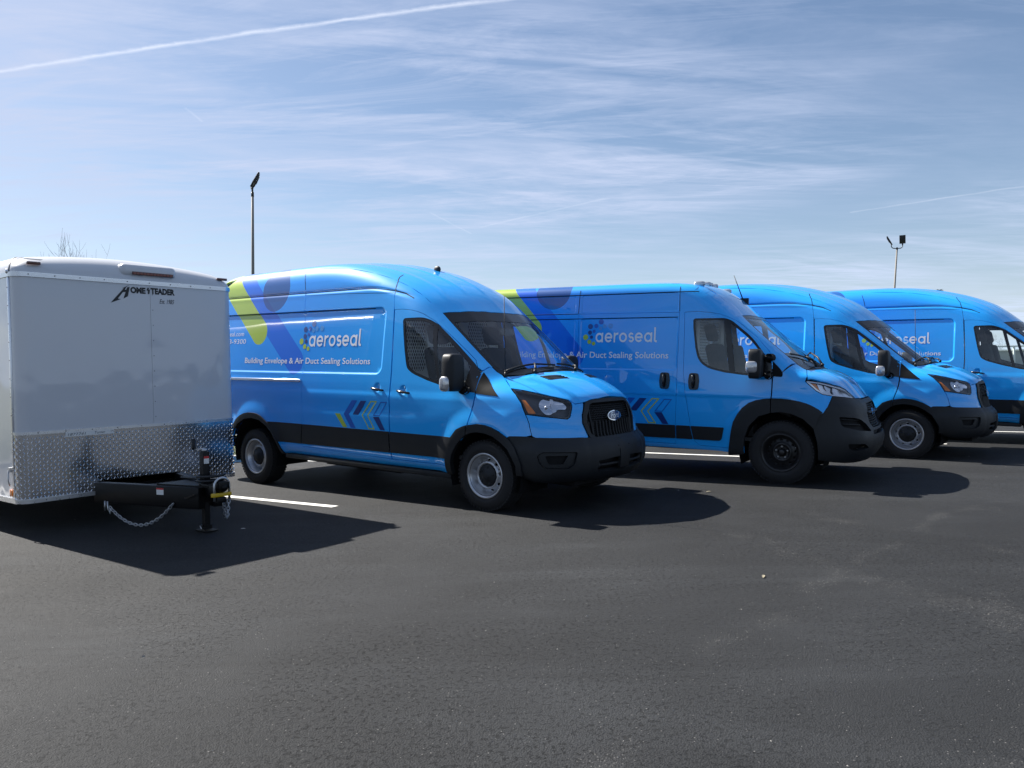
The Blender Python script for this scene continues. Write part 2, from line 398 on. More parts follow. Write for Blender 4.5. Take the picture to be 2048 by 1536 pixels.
class Surf:
    """collects patches lying on a body surface into one mesh with exact normals"""
    def __init__(s, B): s.B = B; s.sets = {}
    def raw(s, P, F, NL, mat, side=1):
        v, fs, ms, ns = s.sets.setdefault(side, ([], [], [], []))
        b = len(v); v += P.tolist()
        for f, nl in zip(F, NL): fs.append([i+b for i in f]); ms.append(mat); ns += nl
    def patch(s, dom, poly, holes=(), h=.035, off=0., thick=.015, mat=0, emat=None, inner=None, mirror=0, extra=()):
        """mirror: 0 right side only, 1 left side only (mirrored), 2 both"""
        sx = 1.1 if dom == 'front' else 1.0
        Vo, F = tri2d(poly, holes, h, sx, extra)
        B = s.B; P, Nn = B.at(dom, Vo[:, 0], Vo[:, 1])
        o = np.full(len(P), float(off)) if np.isscalar(off) else off(Vo[:, 0], Vo[:, 1])
        P = P+Nn*np.reshape(o, (-1, 1))
        t = F[0]; g = np.cross(P[F[:, 1]]-P[F[:, 0]], P[F[:, 2]]-P[F[:, 0]])
        fl = (g*Nn[F[:, 0]]).sum(1) < 0
        F = F.copy(); F[fl] = F[fl][:, ::-1]
        ed = {}
        for f in F:
            for i in range(3): ed[(f[i], f[(i+1) % 3])] = 1
        bd = [e for e in ed if (e[1], e[0]) not in ed]
        for side in ((1,) if mirror == 0 else (-1,) if mirror == 1 else (1, -1)):
            S = np.array([1, side, 1.]); Pm, Nm = P*S, Nn*S; Fm = F if side > 0 else F[:, ::-1]
            s.raw(Pm, Fm.tolist(), [[tuple(Nm[i]) for i in f] for f in Fm], mat, side)
            if thick:
                Q = Pm-Nm*thick; ids = sorted({i for e in bd for i in e}); mp = {i: k for k, i in enumerate(ids)}; n = len(ids)
                PP = np.concatenate([Pm[ids], Q[ids]]); FF = []; NL = []
                for a, b in bd:
                    a, b = mp[a], mp[b]; f = [b, a, n+a, n+b] if side > 0 else [a, b, n+b, n+a]
                    nv = np.cross(PP[f[1]]-PP[f[0]], PP[f[2]]-PP[f[0]]); nv = nv/max(np.linalg.norm(nv), 1e-12)
                    FF.append(f); NL.append([tuple(nv)]*4)
                s.raw(PP, FF, NL, mat if emat is None else emat, side)
            if inner is not None:
                Q = Pm-Nm*thick; Fi = Fm[:, ::-1]
                s.raw(Q, Fi.tolist(), [[tuple(-Nm[i]) for i in f] for f in Fi], inner, side)
        return s
    def line(s, dom, pts, w, off=.0015, mat=0, mirror=2, h=.05):
        """thin dark joint along a polyline"""
        P = densify(pts, h, closed=False); d = np.gradient(P, axis=0); d /= np.maximum(np.linalg.norm(d, axis=1, keepdims=True), 1e-9)
        nn = np.stack([-d[:, 1], d[:, 0]], -1)*w/2
        A, NA = s.B.at(dom, *(P+nn).T, off); C_, NC = s.B.at(dom, *(P-nn).T, off); n = len(P)
        PP = np.concatenate([A, C_]); NN = np.concatenate([NA, NC])
        for side in ((1,) if mirror == 0 else (-1,) if mirror == 1 else (1, -1)):
            S = np.array([1, side, 1.]); F = []
            for i in range(n-1):
                f = [i, n+i, n+i+1, i+1]
                g = np.cross(PP[f[1]]-PP[f[0]], PP[f[2]]-PP[f[0]])
                if g @ NN[i] < 0: f = f[::-1]
                F.append(f if side > 0 else f[::-1])
            s.raw(PP*S, F, [[tuple(NN[i]*S) for i in f] for f in F], mat, side)
        return s
    def build(s, name, mats, parent=None):
        r = None
        for side, (v, fs, ms, ns) in s.sets.items():
            me = bpy.data.meshes.new(name); me.from_pydata(v, [], fs); me.polygons.foreach_set('material_index', ms)
            me.polygons.foreach_set('use_smooth', [True]*len(fs)); me.update()
            me.normals_split_custom_set(ns)
            o = link(name, me, mats, parent); r = r or o
        return r

# ---------------------------------------------------------------- lettering
def font_tris(txt, shear=0., bold=0., spacing=1.0):
    cu = bpy.data.curves.new('text', 'FONT'); cu.body = txt; cu.size = 1; cu.resolution_u = 3; cu.shear = shear; cu.offset = bold; cu.space_character = spacing
    ob = bpy.data.objects.new('text', cu); COL.objects.link(ob)
    dg = bpy.context.evaluated_depsgraph_get(); dg.update(); me = ob.evaluated_get(dg).to_mesh()
    V = np.array([tuple(v.co) for v in me.vertices])[:, :2]; F = [list(p.vertices) for p in me.polygons]
    bpy.data.objects.remove(ob); bpy.data.curves.remove(cu)
    return V, F
def fit(V, x0, x1, z0, z1):
    a, b = V.min(0), V.max(0); return np.stack([x0+(V[:, 0]-a[0])/(b[0]-a[0])*(x1-x0), z0+(V[:, 1]-a[1])/(b[1]-a[1])*(z1-z0)], -1)
def stroke(pts, w):
    P = np.array(pts, float); d = np.gradient(P, axis=0); d /= np.linalg.norm(d, axis=1, keepdims=True)
    n = np.stack([-d[:, 1], d[:, 0]], -1)*w/2; m = len(P)
    return np.concatenate([P+n, P-n]), [[i, m+i, m+i+1, i+1] for i in range(m-1)]
def arc(cx, cy, r, a0, a1, n=22, ry=None):
    t = np.radians(np.linspace(a0, a1, n)); return [(cx+r*math.cos(q), cy+(ry or r)*math.sin(q)) for q in t]
def word_aeroseal():
    """strokes, x-height 1, monoline rounded letters"""
    w = .2; r = .4; S = []; x = 0.
    for ch in 'aeroseal':
        if ch == 'a': S += [arc(x+.5, .5, r, 0, 360, 30), [(x+.9, 0), (x+.9, .5), (x+.9, 1.0)]]; x += 1.22
        elif ch == 'e': S += [arc(x+.5, .5, r, 12, 325, 30), [(x+.1, .5), (x+.5, .5), (x+.985, .5)]]; x += 1.17
        elif ch == 'r': S += [[(x+.1, 0), (x+.1, .5), (x+.1, 1.0)], arc(x+.5, .5, r, 172, 78, 14)]; x += .72
        elif ch == 'o': S += [arc(x+.5, .5, r, 0, 360, 30)]; x += 1.17
        elif ch == 's':
            p = arc(x+.36, .695, .235, 25, 262, 16, .205)+arc(x+.38, .31, .25, 88, -155, 16, .21); S += [p]; x += .84
        elif ch == 'l': S += [[(x+.1, 1.5), (x+.1, .6), (x+.1, .25)]+arc(x+.26, .25, .16, 190, 275, 7, .15)+[(x+.36, .1)]]; x += .5
    return S, w
def flat_print(B, name, V, F, mat, parent, off=.0015, dom='side'):
    """flat print laid on the body surface; V in domain coordinates"""
    P, Nn = B.at(dom, V[:, 0], V[:, 1], off)
    F2 = []
    for f in F:
        g = np.cross(P[f[1]]-P[f[0]], P[f[2]]-P[f[0]]); F2.append(f if g @ Nn[f[0]] > 0 else f[::-1])
    me = bpy.data.meshes.new(name); me.from_pydata(P.tolist(), [], F2); me.update()
    return link(name, me, mat, parent)
# ---------------------------------------------------------------- materials
def mat(name, col, rough=.5, metal=0., coat=0., coat_r=.05, spec=.5, noise=0., nscale=40., bump=0., bscale=200., sheen=0.):
    m = bpy.data.materials.new(name); m.use_nodes = True; t = m.node_tree; b = t.nodes['Principled BSDF']
    b.inputs['Base Color'].default_value = (*col, 1); b.inputs['Roughness'].default_value = rough; b.inputs['Metallic'].default_value = metal
    b.inputs['Coat Weight'].default_value = coat; b.inputs['Coat Roughness'].default_value = coat_r; b.inputs['Specular IOR Level'].default_value = spec
    if noise or bump:
        c = N(t, 'ShaderNodeTexCoord')
        if noise:
            n = N(t, 'ShaderNodeTexNoise', ins={'Scale': nscale, 'Detail': 5}); t.links.new(c.outputs['Object'], n.inputs['Vector'])
            k = M(t, 'ADD', M(t, 'MULTIPLY', n.outputs[0], 2*noise), 1-noise)
            v = N(t, 'ShaderNodeMix', data_type='RGBA', blend_type='MULTIPLY'); v.inputs[0].default_value = 1; v.inputs[6].default_value = (*col, 1)
            t.links.new(k, v.inputs[7]); t.links.new(v.outputs[2], b.inputs['Base Color'])
            t.links.new(M(t, 'ADD', M(t, 'MULTIPLY', n.outputs[0], noise*.8), rough-noise*.4, clamp=True), b.inputs['Roughness'])
        if bump:
            n = N(t, 'ShaderNodeTexNoise', ins={'Scale': bscale, 'Detail': 3}); t.links.new(c.outputs['Object'], n.inputs['Vector'])
            bp = N(t, 'ShaderNodeBump', ins={'Strength': bump, 'Distance': .002}); t.links.new(n.outputs[0], bp.inputs['Height']); t.links.new(bp.outputs[0], b.inputs['Normal'])
    return m
def glass(name, tint, ior=1.5, rough=0., refl=1.0):
    m = bpy.data.materials.new(name); m.use_nodes = True; t = m.node_tree; t.nodes.clear()
    tr = N(t, 'ShaderNodeBsdfTransparent'); tr.inputs[0].default_value = (*tint, 1)
    gl = N(t, 'ShaderNodeBsdfGlossy', ins={'Roughness': rough}); gl.inputs[0].default_value = (refl, refl, refl, 1)
    fr = N(t, 'ShaderNodeFresnel', ins={'IOR': ior}); mx = N(t, 'ShaderNodeMixShader'); o = N(t, 'ShaderNodeOutputMaterial')
    g = N(t, 'ShaderNodeNewGeometry'); f2 = M(t, 'MULTIPLY', fr.outputs[0], M(t, 'SUBTRACT', 1.0, g.outputs['Backfacing']))
    t.links.new(f2, mx.inputs[0]); t.links.new(tr.outputs[0], mx.inputs[1]); t.links.new(gl.outputs[0], mx.inputs[2]); t.links.new(mx.outputs[0], o.inputs[0])
    return m
SKYBLUE, ROYAL, DEEP = (.014, .39, .95), (.009, .31, .92), (.001, .115, .70)
LIME, NAVY, PALE = (.42, .56, .05), (.010, .045, .20), (.62, .70, .82)
def wrap_paint(name, nx, nz, g_off, g_r, g_end, b_off, b_r, b_end, circ, gx0, gx1):
    """vinyl wrap: blue ground with the printed bars and disc, in the van's own side coordinates (x, z)"""
    m = mat(name, SKYBLUE, rough=.45, coat=1.0, coat_r=.012, spec=.15); t = m.node_tree; b = t.nodes['Principled BSDF']
    b.inputs['Coat IOR'].default_value = 1.62
    c = N(t, 'ShaderNodeTexCoord'); s = N(t, 'ShaderNodeSeparateXYZ'); t.links.new(c.outputs['Object'], s.inputs[0]); x, z = s.outputs[0], s.outputs[2]
    def capsule(off, r, end):
        u = M(t, 'SUBTRACT', M(t, 'ADD', M(t, 'MULTIPLY', x, nx), M(t, 'MULTIPLY', z, nz)), off)
        v = M(t, 'MAXIMUM', M(t, 'SUBTRACT', M(t, 'SUBTRACT', M(t, 'MULTIPLY', x, nz), M(t, 'MULTIPLY', z, nx)), nz*end[0]-nx*end[1]), 0.)
        d = M(t, 'SQRT', M(t, 'ADD', M(t, 'MULTIPLY', u, u), M(t, 'MULTIPLY', v, v)))
        return M(t, 'LESS_THAN', d, r)
    mr = N(t, 'ShaderNodeMapRange', interpolation_type='SMOOTHSTEP', ins={'From Min': gx0, 'From Max': gx1}); t.links.new(x, mr.inputs[0])
    col = MIX(t, mr.outputs[0], ROYAL, SKYBLUE)
    col = MIX(t, M(t, 'MULTIPLY', capsule(b_off, b_r, b_end), .85), col, DEEP)
    dx = M(t, 'SUBTRACT', x, circ[0]); dz = M(t, 'SUBTRACT', z, circ[1])
    d = M(t, 'SQRT', M(t, 'ADD', M(t, 'MULTIPLY', dx, dx), M(t, 'MULTIPLY', dz, dz)))
    col = MIX(t, M(t, 'MULTIPLY', M(t, 'LESS_THAN', d, circ[2]), .82), col, NAVY)
    col = MIX(t, capsule(g_off, g_r, g_end), col, LIME)
    nz_ = N(t, 'ShaderNodeTexNoise', ins={'Scale': 1.3, 'Detail': 2}); t.links.new(c.outputs['Object'], nz_.inputs['Vector'])
    col = MIX(t, 1.0, col, MIX(t, nz_.outputs[0], (.94, .94, .94), (1.06, 1.06, 1.06)), 'MULTIPLY')
    t.links.new(col, b.inputs['Base Color'])
    n2 = N(t, 'ShaderNodeTexNoise', ins={'Scale': 2.2, 'Detail': 1}); t.links.new(c.outputs['Object'], n2.inputs['Vector'])
    bp = N(t, 'ShaderNodeBump', ins={'Strength': .05, 'Distance': .02}); t.links.new(n2.outputs[0], bp.inputs['Height'])
    t.links.new(bp.outputs[0], b.inputs['Coat Normal'])
    return m
PAINT_T = wrap_paint('wrap_high_roof', .653, .757, -1.055, .157, (-3.71, 1.80), -.83, .155, (-2.95, 1.43), (-3.436, 2.325, .27), -3.0, -.9)
PAINT_P = wrap_paint('wrap_snub_nose', .729, .684, -1.153, .157, (-3.27, 1.79), -.927, .155, (-2.63, 1.45), (-2.955, 2.315, .258), -3.0, -.7)
SAILM = mat('matt_black_sail', (.007, .008, .009), .65, spec=.12)
PLASTIC = mat('black_plastic', (.0125, .0145, .017), .50, spec=.34, noise=.12, nscale=6, bump=.25, bscale=420)
TRIM = mat('gloss_black_trim', (.010, .011, .013), .22, spec=.5)
SHADOW = mat('dark_recess', (.006, .006, .007), .7, spec=.2)
CABIN = mat('cabin_grey_trim', (.075, .077, .08), .7, noise=.1, nscale=12)
LINER = mat('cabin_pale_lining', (.78, .79, .77), .8)
SEATF = mat('seat_fabric', (.022, .023, .026), .9, spec=.2, noise=.25, nscale=120)
BULK = mat('bulkhead_grey_paint', (.84, .86, .85), .5)
RUBBER = mat('tyre_rubber', (.016, .016, .017), .72, spec=.35, noise=.25, nscale=18)
STEEL = mat('silver_wheel_paint', (.50, .51, .53), .33, metal=.75, noise=.05, nscale=9)
BLACKST = mat('black_wheel_paint', (.010, .010, .011), .33, spec=.5)
NUT = mat('zinc_nut', (.42, .42, .43), .35, metal=.9)
CHROME = mat('chrome', (.80, .81, .83), .10, metal=1.)
REFL = mat('lamp_reflector', (.78, .79, .82), .05, metal=1., bump=.35, bscale=24)
REFLW = mat('pale_lamp_reflector', (.72, .73, .76), .24, metal=.85, bump=.3, bscale=40)
AMBER = mat('amber_lens', (.75, .20, .02), .25, coat=.5)
LAMPH = mat('lamp_housing', (.06, .062, .07), .4, spec=.4)
GLASS = glass('window_glass', (.94, .98, .97), 1.75)
SCREEN = glass('windscreen_glass', (.94, .98, .97), 1.65)
CLEAR = glass('clear_lens', (.86, .88, .90), 1.45)
CLEARL = mat('clear_lamp_lens', (.50, .51, .53), .12, metal=.6, bump=.6, bscale=60)
MIRG = mat('mirror_glass', (.75, .77, .8), .02, metal=1.)
WHITEP = mat('white_print', (.80, .83, .87), .4)
P_LIME = mat('lime_print', LIME, .35, coat=.5); P_NAVY = mat('navy_print', (.008, .035, .19), .35, coat=.5); P_BLUE = mat('blue_print', (.004, .10, .50), .35, coat=.5)
P_SLATE = mat('slate_print', (.012, .06, .26), .35, coat=.5); P_SKY = mat('pale_blue_print', (.05, .29, .70), .35, coat=.5); P_GREY = mat('grey_blue_print', (.09, .18, .46), .35, coat=.5)
BADGE = mat('badge_blue', (.006, .018, .10), .2, coat=1.); SILVER = mat('silver_letter', (.62, .64, .66), .3, metal=.6)
PAPER = mat('paper', (.75, .74, .70), .8)
REDP = mat('red_print', (.55, .03, .03), .5)
# ---------------------------------------------------------------- wheels and small van parts
def make_wheel(parent, x, y, z, r, rim_r, style, ang):
    """wheel facing -y when y<0"""
    s = -1 if y < 0 else 1
    w = empty('wheel', (x, y, z)); w.parent = parent
    fr = lambda a, b, q: (a, s*q, b)
    mb = MB(); hw = .118
    prof = [(rim_r-.012, -hw*.95), (rim_r+.02, -hw-.004), (rim_r+.055, -hw-.012), (r-.045, -hw-.008), (r-.012, -hw+.012), (r-.002, -hw+.03), (r, -.05), (r, .05), (r-.002, hw-.03), (r-.012, hw-.012), (r-.045, hw+.008), (rim_r+.055, hw+.012), (rim_r+.036, hw+.011), (rim_r+.034, hw+.0085), (rim_r+.02, hw+.005), (rim_r+.006, hw+.004), (rim_r-.012, hw*.93)]
    mb.lathe(prof, fr, 64)
    nb = 56
    for k in range(nb):                                            # tread and shoulder blocks
        a0 = 2*math.pi*k/nb; a1 = a0+2*math.pi/nb*.62
        for (q0, q1, r0, tw) in ((-hw+.004, -.066, r-.006, .25), (-.058, -.006, r-.001, -.3), (.006, .058, r-.001, .3), (.066, hw-.004, r-.006, -.25)):
            V = []
            for rr in (r-.02, r0+.003):
                for a, q in ((a0, q0), (a1, q0), (a1+tw*.03, q1), (a0+tw*.03, q1)): V.append(fr(rr*math.cos(a), rr*math.sin(a), q))
            mb.add(V, [(4, 5, 6, 7), (0, 1, 5, 4), (1, 2, 6, 5), (2, 3, 7, 6), (3, 0, 4, 7)])
    mb.build('tyre', RUBBER, w)
    # pressed steel rim: outer flange lathe + pierced disc
    m1 = STEEL if style == 't' else BLACKST
    mb = MB()
    mb.lathe([(rim_r-.006, hw-.03), (rim_r+.014, hw-.012), (rim_r+.016, hw+.004), (rim_r+.008, hw+.010), (rim_r-.003, hw+.006), (rim_r-.010, hw-.010), (rim_r-.022, hw-.022), (rim_r-.026, hw-.05), (rim_r-.04, hw-.066), (rim_r-.05, .0), (rim_r-.05, -hw)], fr, 56)
    def dz(rr):
        if style == 't': return np.interp(rr, [.05, .108, .116, .124, .133, .150, .165, .176], [.055, .055, .082, .086, .078, .060, .045, .03])
        return np.interp(rr, [.03, .075, .085, .10, .112, .13, .155, .176], [.03, .03, .045, .048, .034, .028, .022, .01])
    nh = 9 if style == 't' else 12; hr, hs, hl = (.149, .0115, .017) if style == 't' else (.146, .007, .013)
    holes = []
    for k in range(nh):
        a = 2*math.pi*k/nh+ang; c, q = math.cos(a), math.sin(a)
        holes.append([(hr*c+hs*math.cos(t)*c-hl*math.sin(t)*q, hr*q+hs*math.cos(t)*q+hl*math.sin(t)*c) for t in np.linspace(0, 2*math.pi, 10, endpoint=False)])
    outer = arc(0, 0, rim_r-.028, 0, 360, 57)[:-1]; inner = arc(0, 0, .05, 0, 360, 25)[:-1]
    V, F = tri2d(outer, [inner]+holes, .012)
    rr = np.hypot(V[:, 0], V[:, 1]); zq = dz(rr)
    mb.add([fr(a, b, q) for (a, b), q in zip(V, zq)], F.tolist(), 0, True)
    for hl_ in holes:                                              # depth of each hole
        n = len(hl_); zz = [float(dz(math.hypot(a, b))) for a, b in hl_]
        mb.add([fr(a, b, q) for (a, b), q in zip(hl_, zz)]+[fr(a, b, q-.012) for (a, b), q in zip(hl_, zz)], [(i, (i+1) % n, n+(i+1) % n, n+i) for i in range(n)], 0, True)
    mb.build('rim', m1, w)
    mb = MB(); mb.lathe([(rim_r-.05, -.03), (.0, -.03)], fr, 24, smooth=False); mb.lathe([(.13, -.035), (.13, .0), (.06, .01), (0, .01)], fr, 24); mb.build('brake_drum', SHADOW, w)
    if style == 't':
        mb = MB(); mb.lathe([(.109, .05), (.108, .078), (.100, .088), (.072, .091), (.066, .097), (.045, .100), (.040, .110), (.030, .113), (0, .114)], fr, 36)
        for k in range(5):
            a = 2*math.pi*k/5+ang
            mb.lathe([(.012, .085), (.012, .093), (.006, .097), (0, .097)], lambda u, v, q, a=a: fr(.084*math.cos(a)+u, .084*math.sin(a)+v, q), 8)
        mb.build('hub_cap', PLASTIC, w)
    else:
        mb = MB(); mb.lathe([(.05, .025), (.048, .04), (.036, .052), (.034, .07), (.02, .075), (0, .075)], fr, 28); mb.build('hub_cap', BLACKST, w)
        for k in range(5):
            a = 2*math.pi*k/5+math.pi/2; mb = MB()
            mb.lathe([(.013, .028), (.013, .05), (.008, .058), (0, .059)], lambda u, v, q, a=a: fr(.066*math.cos(a)+u, .066*math.sin(a)+v, q), 6, smooth=False); mb.build('wheel_nut', NUT, w)
    mb = MB(); a = ang+.3; mb.tube([fr(.165*math.cos(a), .165*math.sin(a), .06), fr(.172*math.cos(a), .172*math.sin(a), .1)], .004, 6); mb.build('valve', NUT if style == 'p' else PLASTIC, w)
    return w
def well(parent, x, z, r, y0, y1):
    for s in (-1, 1):
        mb = MB(); n = 20; A = [R(-20)+R(220)*k/n for k in range(n+1)]
        V = [(x+r*math.cos(a), s*yy, z+r*math.sin(a)) for a in A for yy in (y0, y1)]
        mb.add(V, [(2*k, 2*k+1, 2*k+3, 2*k+2) for k in range(n)], 0, True)
        mb.add([(x+r*math.cos(a), s*y1, z+r*math.sin(a)) for a in A], [tuple(range(n+1))], 0)
        mb.build('wheel_well', SHADOW, parent)
def make_seat(parent, x, y):
    mb = MB()
    mb.box(x-.02, x+.50, y-.25, y+.25, .90, 1.05)
    a = R(14); T = Matrix.Translation((x+.02, y, 1.0)) @ Matrix.Rotation(-a, 4, 'Y')
    mb.box(-.07, .07, -.235, .235, 0, .62, T=T)
    s = mb.build('seat', SEATF, parent, bevel=.05, seg=3)
    mb = MB(); T2 = T @ Matrix.Translation((0, 0, .66)); mb.box(-.05, .05, -.145, .145, 0, .22, T=T2); mb.build('headrest', SEATF, s, bevel=.045, seg=3)
    mb = MB(); mb.box(x, x+.42, y-.2, y+.2, .5, .90); mb.build('seat_base', CABIN, s, bevel=.02)
    return s
def make_cabin(B, parent, xb, xd, zt, seat_x, zdash):
    """bulkhead with expanded-metal windows, seats, dashboard, steering wheel, floor"""
    def wy(z): return float(-B.at('side', xb, z)[0][0, 1])-.035
    zs = [.5, .8, 1.1, 1.4, 1.7, 1.95, zt]; poly = [(-wy(z), z) for z in zs]+[(wy(z), z) for z in zs[::-1]]
    holes = [rnd([(c-w, 1.34), (c+w, 1.34), (c+w, 1.93), (c-w, 1.93)], .05) for c, w in ((-.56, .20), (.0, .22), (.56, .20))]
    V, F = tri2d(poly, holes, .12); mb = MB()
    mb.add([(xb, a, b) for a, b in V], F.tolist()); mb.add([(xb-.02, a, b) for a, b in V], F[:, ::-1].tolist())
    bk = mb.build('bulkhead', BULK, parent)
    mb = MB()
    for c, w in ((-.56, .20), (.0, .22), (.56, .20)):              # diamond lattice
        dy, dz = .036, .075; x = xb-.01
        for sgn in (-1, 1):
            k = -20
            while k < 30:
                y0 = c-w+k*dy*1.0; pts = []
                z0, z1 = 1.335, 1.935; t0 = 0; t1 = (z1-z0)/dz*dy
                ya, yb = y0, y0+sgn*t1
                za, zb_ = z0, z1
                def clipy(lim, ya, za, yb, zb_): t = (lim-ya)/(yb-ya); return lim, za+t*(zb_-za)
                lo, hi = c-w, c+w
                if max(ya, yb) > lo and min(ya, yb) < hi:
                    if ya < lo: ya, za = clipy(lo, ya, za, yb, zb_)
                    if ya > hi: ya, za = clipy(hi, ya, za, yb, zb_)
                    if yb < lo: yb, zb_ = clipy(lo, ya, za, yb, zb_)
                    if yb > hi: yb, zb_ = clipy(hi, ya, za, yb, zb_)
                    if zb_-za > .01:
                        q = .0075; mb.add([(x, ya-q, za), (x, ya+q, za), (x, yb+q, zb_), (x, yb-q, zb_)], [(0, 1, 2, 3)])
                k += 1
    ms = mb.build('mesh_screen', BULK, bk, fix=False); ms['kind'] = 'stuff'
    mb = MB(); mb.box(xb-.5, xb-.45, -.85, .85, .5, zt-.1); mb.build('cargo_dark_sheet', SHADOW, parent)  # near-black sheet standing in for the dark of the cargo hold
    mb = MB(); mb.box(xb, xd+.15, -.88, .88, .46, .50); mb.build('cab_floor', CABIN, parent)
    for y in (-.47, .47): make_seat(parent, seat_x, y)
    # dashboard: swept profile
    pr = [(xd+.0, zdash-.0), (xd-.05, zdash+.015), (xd-.20, zdash+.0), (xd-.28, zdash-.09), (xd-.26, zdash-.3), (xd-.14, zdash-.45), (xd+.0, zdash-.5)]
    mb = MB(); mb.prism([(a, b) for a, b in pr], lambda u, v, w: (u, -.72+w, v), 1.44); mb.box(xd-.2, xd-.02, -.12, .12, zdash+.01, zdash+.10); mb.box(xd-.02, xd+.16, -.50, .50, zdash-.5, zdash-.01)
    d = mb.build('dashboard', CABIN, parent, bevel=.03, seg=3)
    mb = MB(); T = Matrix.Translation((xd-.40, .47, zdash-.06)) @ Matrix.Rotation(R(-52), 4, 'Y')
    mb.tube([tuple(T @ Vector((.2*math.cos(a), .2*math.sin(a), 0))) for a in np.linspace(0, 2*math.pi, 28, endpoint=False)], .016, 8, closed=True)
    for a in (R(0), R(130), R(230)): mb.tube([tuple(T @ Vector((0, 0, -.02))), tuple(T @ Vector((.2*math.cos(a), .2*math.sin(a), 0)))], .018, 6)
    mb.tube([tuple(T @ Vector((0, 0, 0))), tuple(T @ Vector((0, 0, -.3)))], .045, 10)
    mb.build('steering_wheel', CABIN, parent)
    return bk
def make_mirror(parent, c, dims, arm_to, tall, sgn, plastic, signal_side=True):
    cx, cy, cz = c; dx, dy, dz = dims; cy *= sgn
    mb = MB(); mb.ellipsoid((cx, cy, cz), dx/2, dy/2, dz/2, 28, p=.42)
    # rear face is flat: pull vertices behind the glass plane
    mb.v = [(max(x, cx-dx*.30), y, z) for x, y, z in mb.v]
    m = mb.build('side_mirror', plastic, parent)
    mb = MB(); (ax, ay, az) = arm_to
    for zz in ((-.10, .10) if tall else (-.12,)):
        mb.tube([(cx+.0, cy-sgn*dy*.3, cz+zz), (ax-.02, sgn*(abs(ay)+.05), az+zz), (ax, sgn*(abs(ay)-.03), az+zz)], .048 if tall else .06, 10, flat=1.0 if tall else .7)
    mb.build('mirror_arm', plastic, m)
    mb = MB(); mb.box(cx-dx*.30-.004, cx-dx*.30-.001, cy-dy*.40, cy+dy*.40, cz-dz*.40, cz+dz*.42); mb.build('mirror_glass', MIRG, m)
    return m
def make_handle_bar(parent, B, x, z, w, sgn):
    P, n = B.at('side', x, z); y = P[0, 1]
    mb = MB(); pts = []
    for t in np.linspace(-1, 1, 9): pts.append((x+t*w/2, sgn*(abs(y)+.006+.036*math.cos(t*math.pi/2)**.6), z-.012*t))
    mb.tube(pts, [.010, .013, .015, .016, .016, .016, .015, .013, .010], 10, flat=.9)
    h = mb.build('door_handle', TRIM, parent)
    return h
def wiper(parent, B, p0, p1, arm0):
    """p0-p1 blade ends on the windscreen (top domain), arm0 pivot"""
    mb = MB(); pts = np.array([np.array(p0)+(np.array(p1)-np.array(p0))*t for t in np.linspace(0, 1, 8)])
    P, n = B.at('top', pts[:, 0], pts[:, 1], .016); mb.tube(P.tolist(), .009, 6, flat=1.2)
    A, _ = B.at('top', [arm0[0], (arm0[0]+pts[4][0])/2, pts[4][0]], [arm0[1], (arm0[1]+pts[4][1])/2, pts[4][1]], [.02, .05, .03]); mb.tube(A.tolist(), [.016, .012, .009], 6)
    mb.ellipsoid(A[0].tolist(), .022, .022, .022, 10)
    return mb.build('wiper', PLASTIC, parent)
def lettering(B, parent, ox, oz, sc, dots, tag_box, chev, extra):
    """white wordmark, tag line, dot mark and arrow mark printed on the right-hand side"""
    S, w = word_aeroseal(); mb_v = []; mb_f = []; k = 0
    for st in S:
        V, F = stroke(st, w); b = len(mb_v); mb_v += [(ox+a*sc[0], oz+b_*sc[1]) for a, b_ in V]; mb_f += [[i+b for i in f] for f in F]
    V = np.array(mb_v); off = np.zeros(len(V)); i0 = 0
    for st in S: n = 2*len(st); off[i0:i0+n] = .0015+.0004*(k % 4); k += 1; i0 += n
    flat_print(B, 'lettering', V, mb_f, WHITEP, parent, off)
    V, F = font_tris('Building Envelope & Air Duct Sealing Solutions', bold=.012); flat_print(B, 'lettering', fit(V, *tag_box), F, WHITEP, parent)
    for txt, bx in extra:
        V, F = font_tris(txt); flat_print(B, 'lettering', fit(V, *bx), F, WHITEP, parent)
    for x, z, r, m in dots:
        P = np.array(arc(x, z, r, 0, 360, 25)[:-1]); flat_print(B, 'logo_dot', P, [list(range(len(P)))], m, parent, .0018)
    for poly, m, wd in chev:
        poly = np.array(poly)
        if wd:
            q = inset(poly, wd); p = poly if area(poly) > 0 else poly[::-1]; n = len(p)
            flat_print(B, 'arrow_stripe', np.concatenate([p, q]), [[i, (i+1) % n, n+(i+1) % n, n+i] for i in range(n)], m, parent, .0018)
        else: flat_print(B, 'arrow_stripe', poly, [list(range(len(poly)))], m, parent, .0018)

def conv(B, dom_from, pts, to):
    P, _ = B.at(dom_from, [p[0] for p in pts], [p[1] for p in pts])
    if to == 'side': return [(a, c) for a, b, c in P.tolist()]
    if to == 'top': return [(a, b) for a, b, c in P.tolist()]
    return [(math.atan2(-b, a-B.x0), c) for a, b, c in P.tolist()]

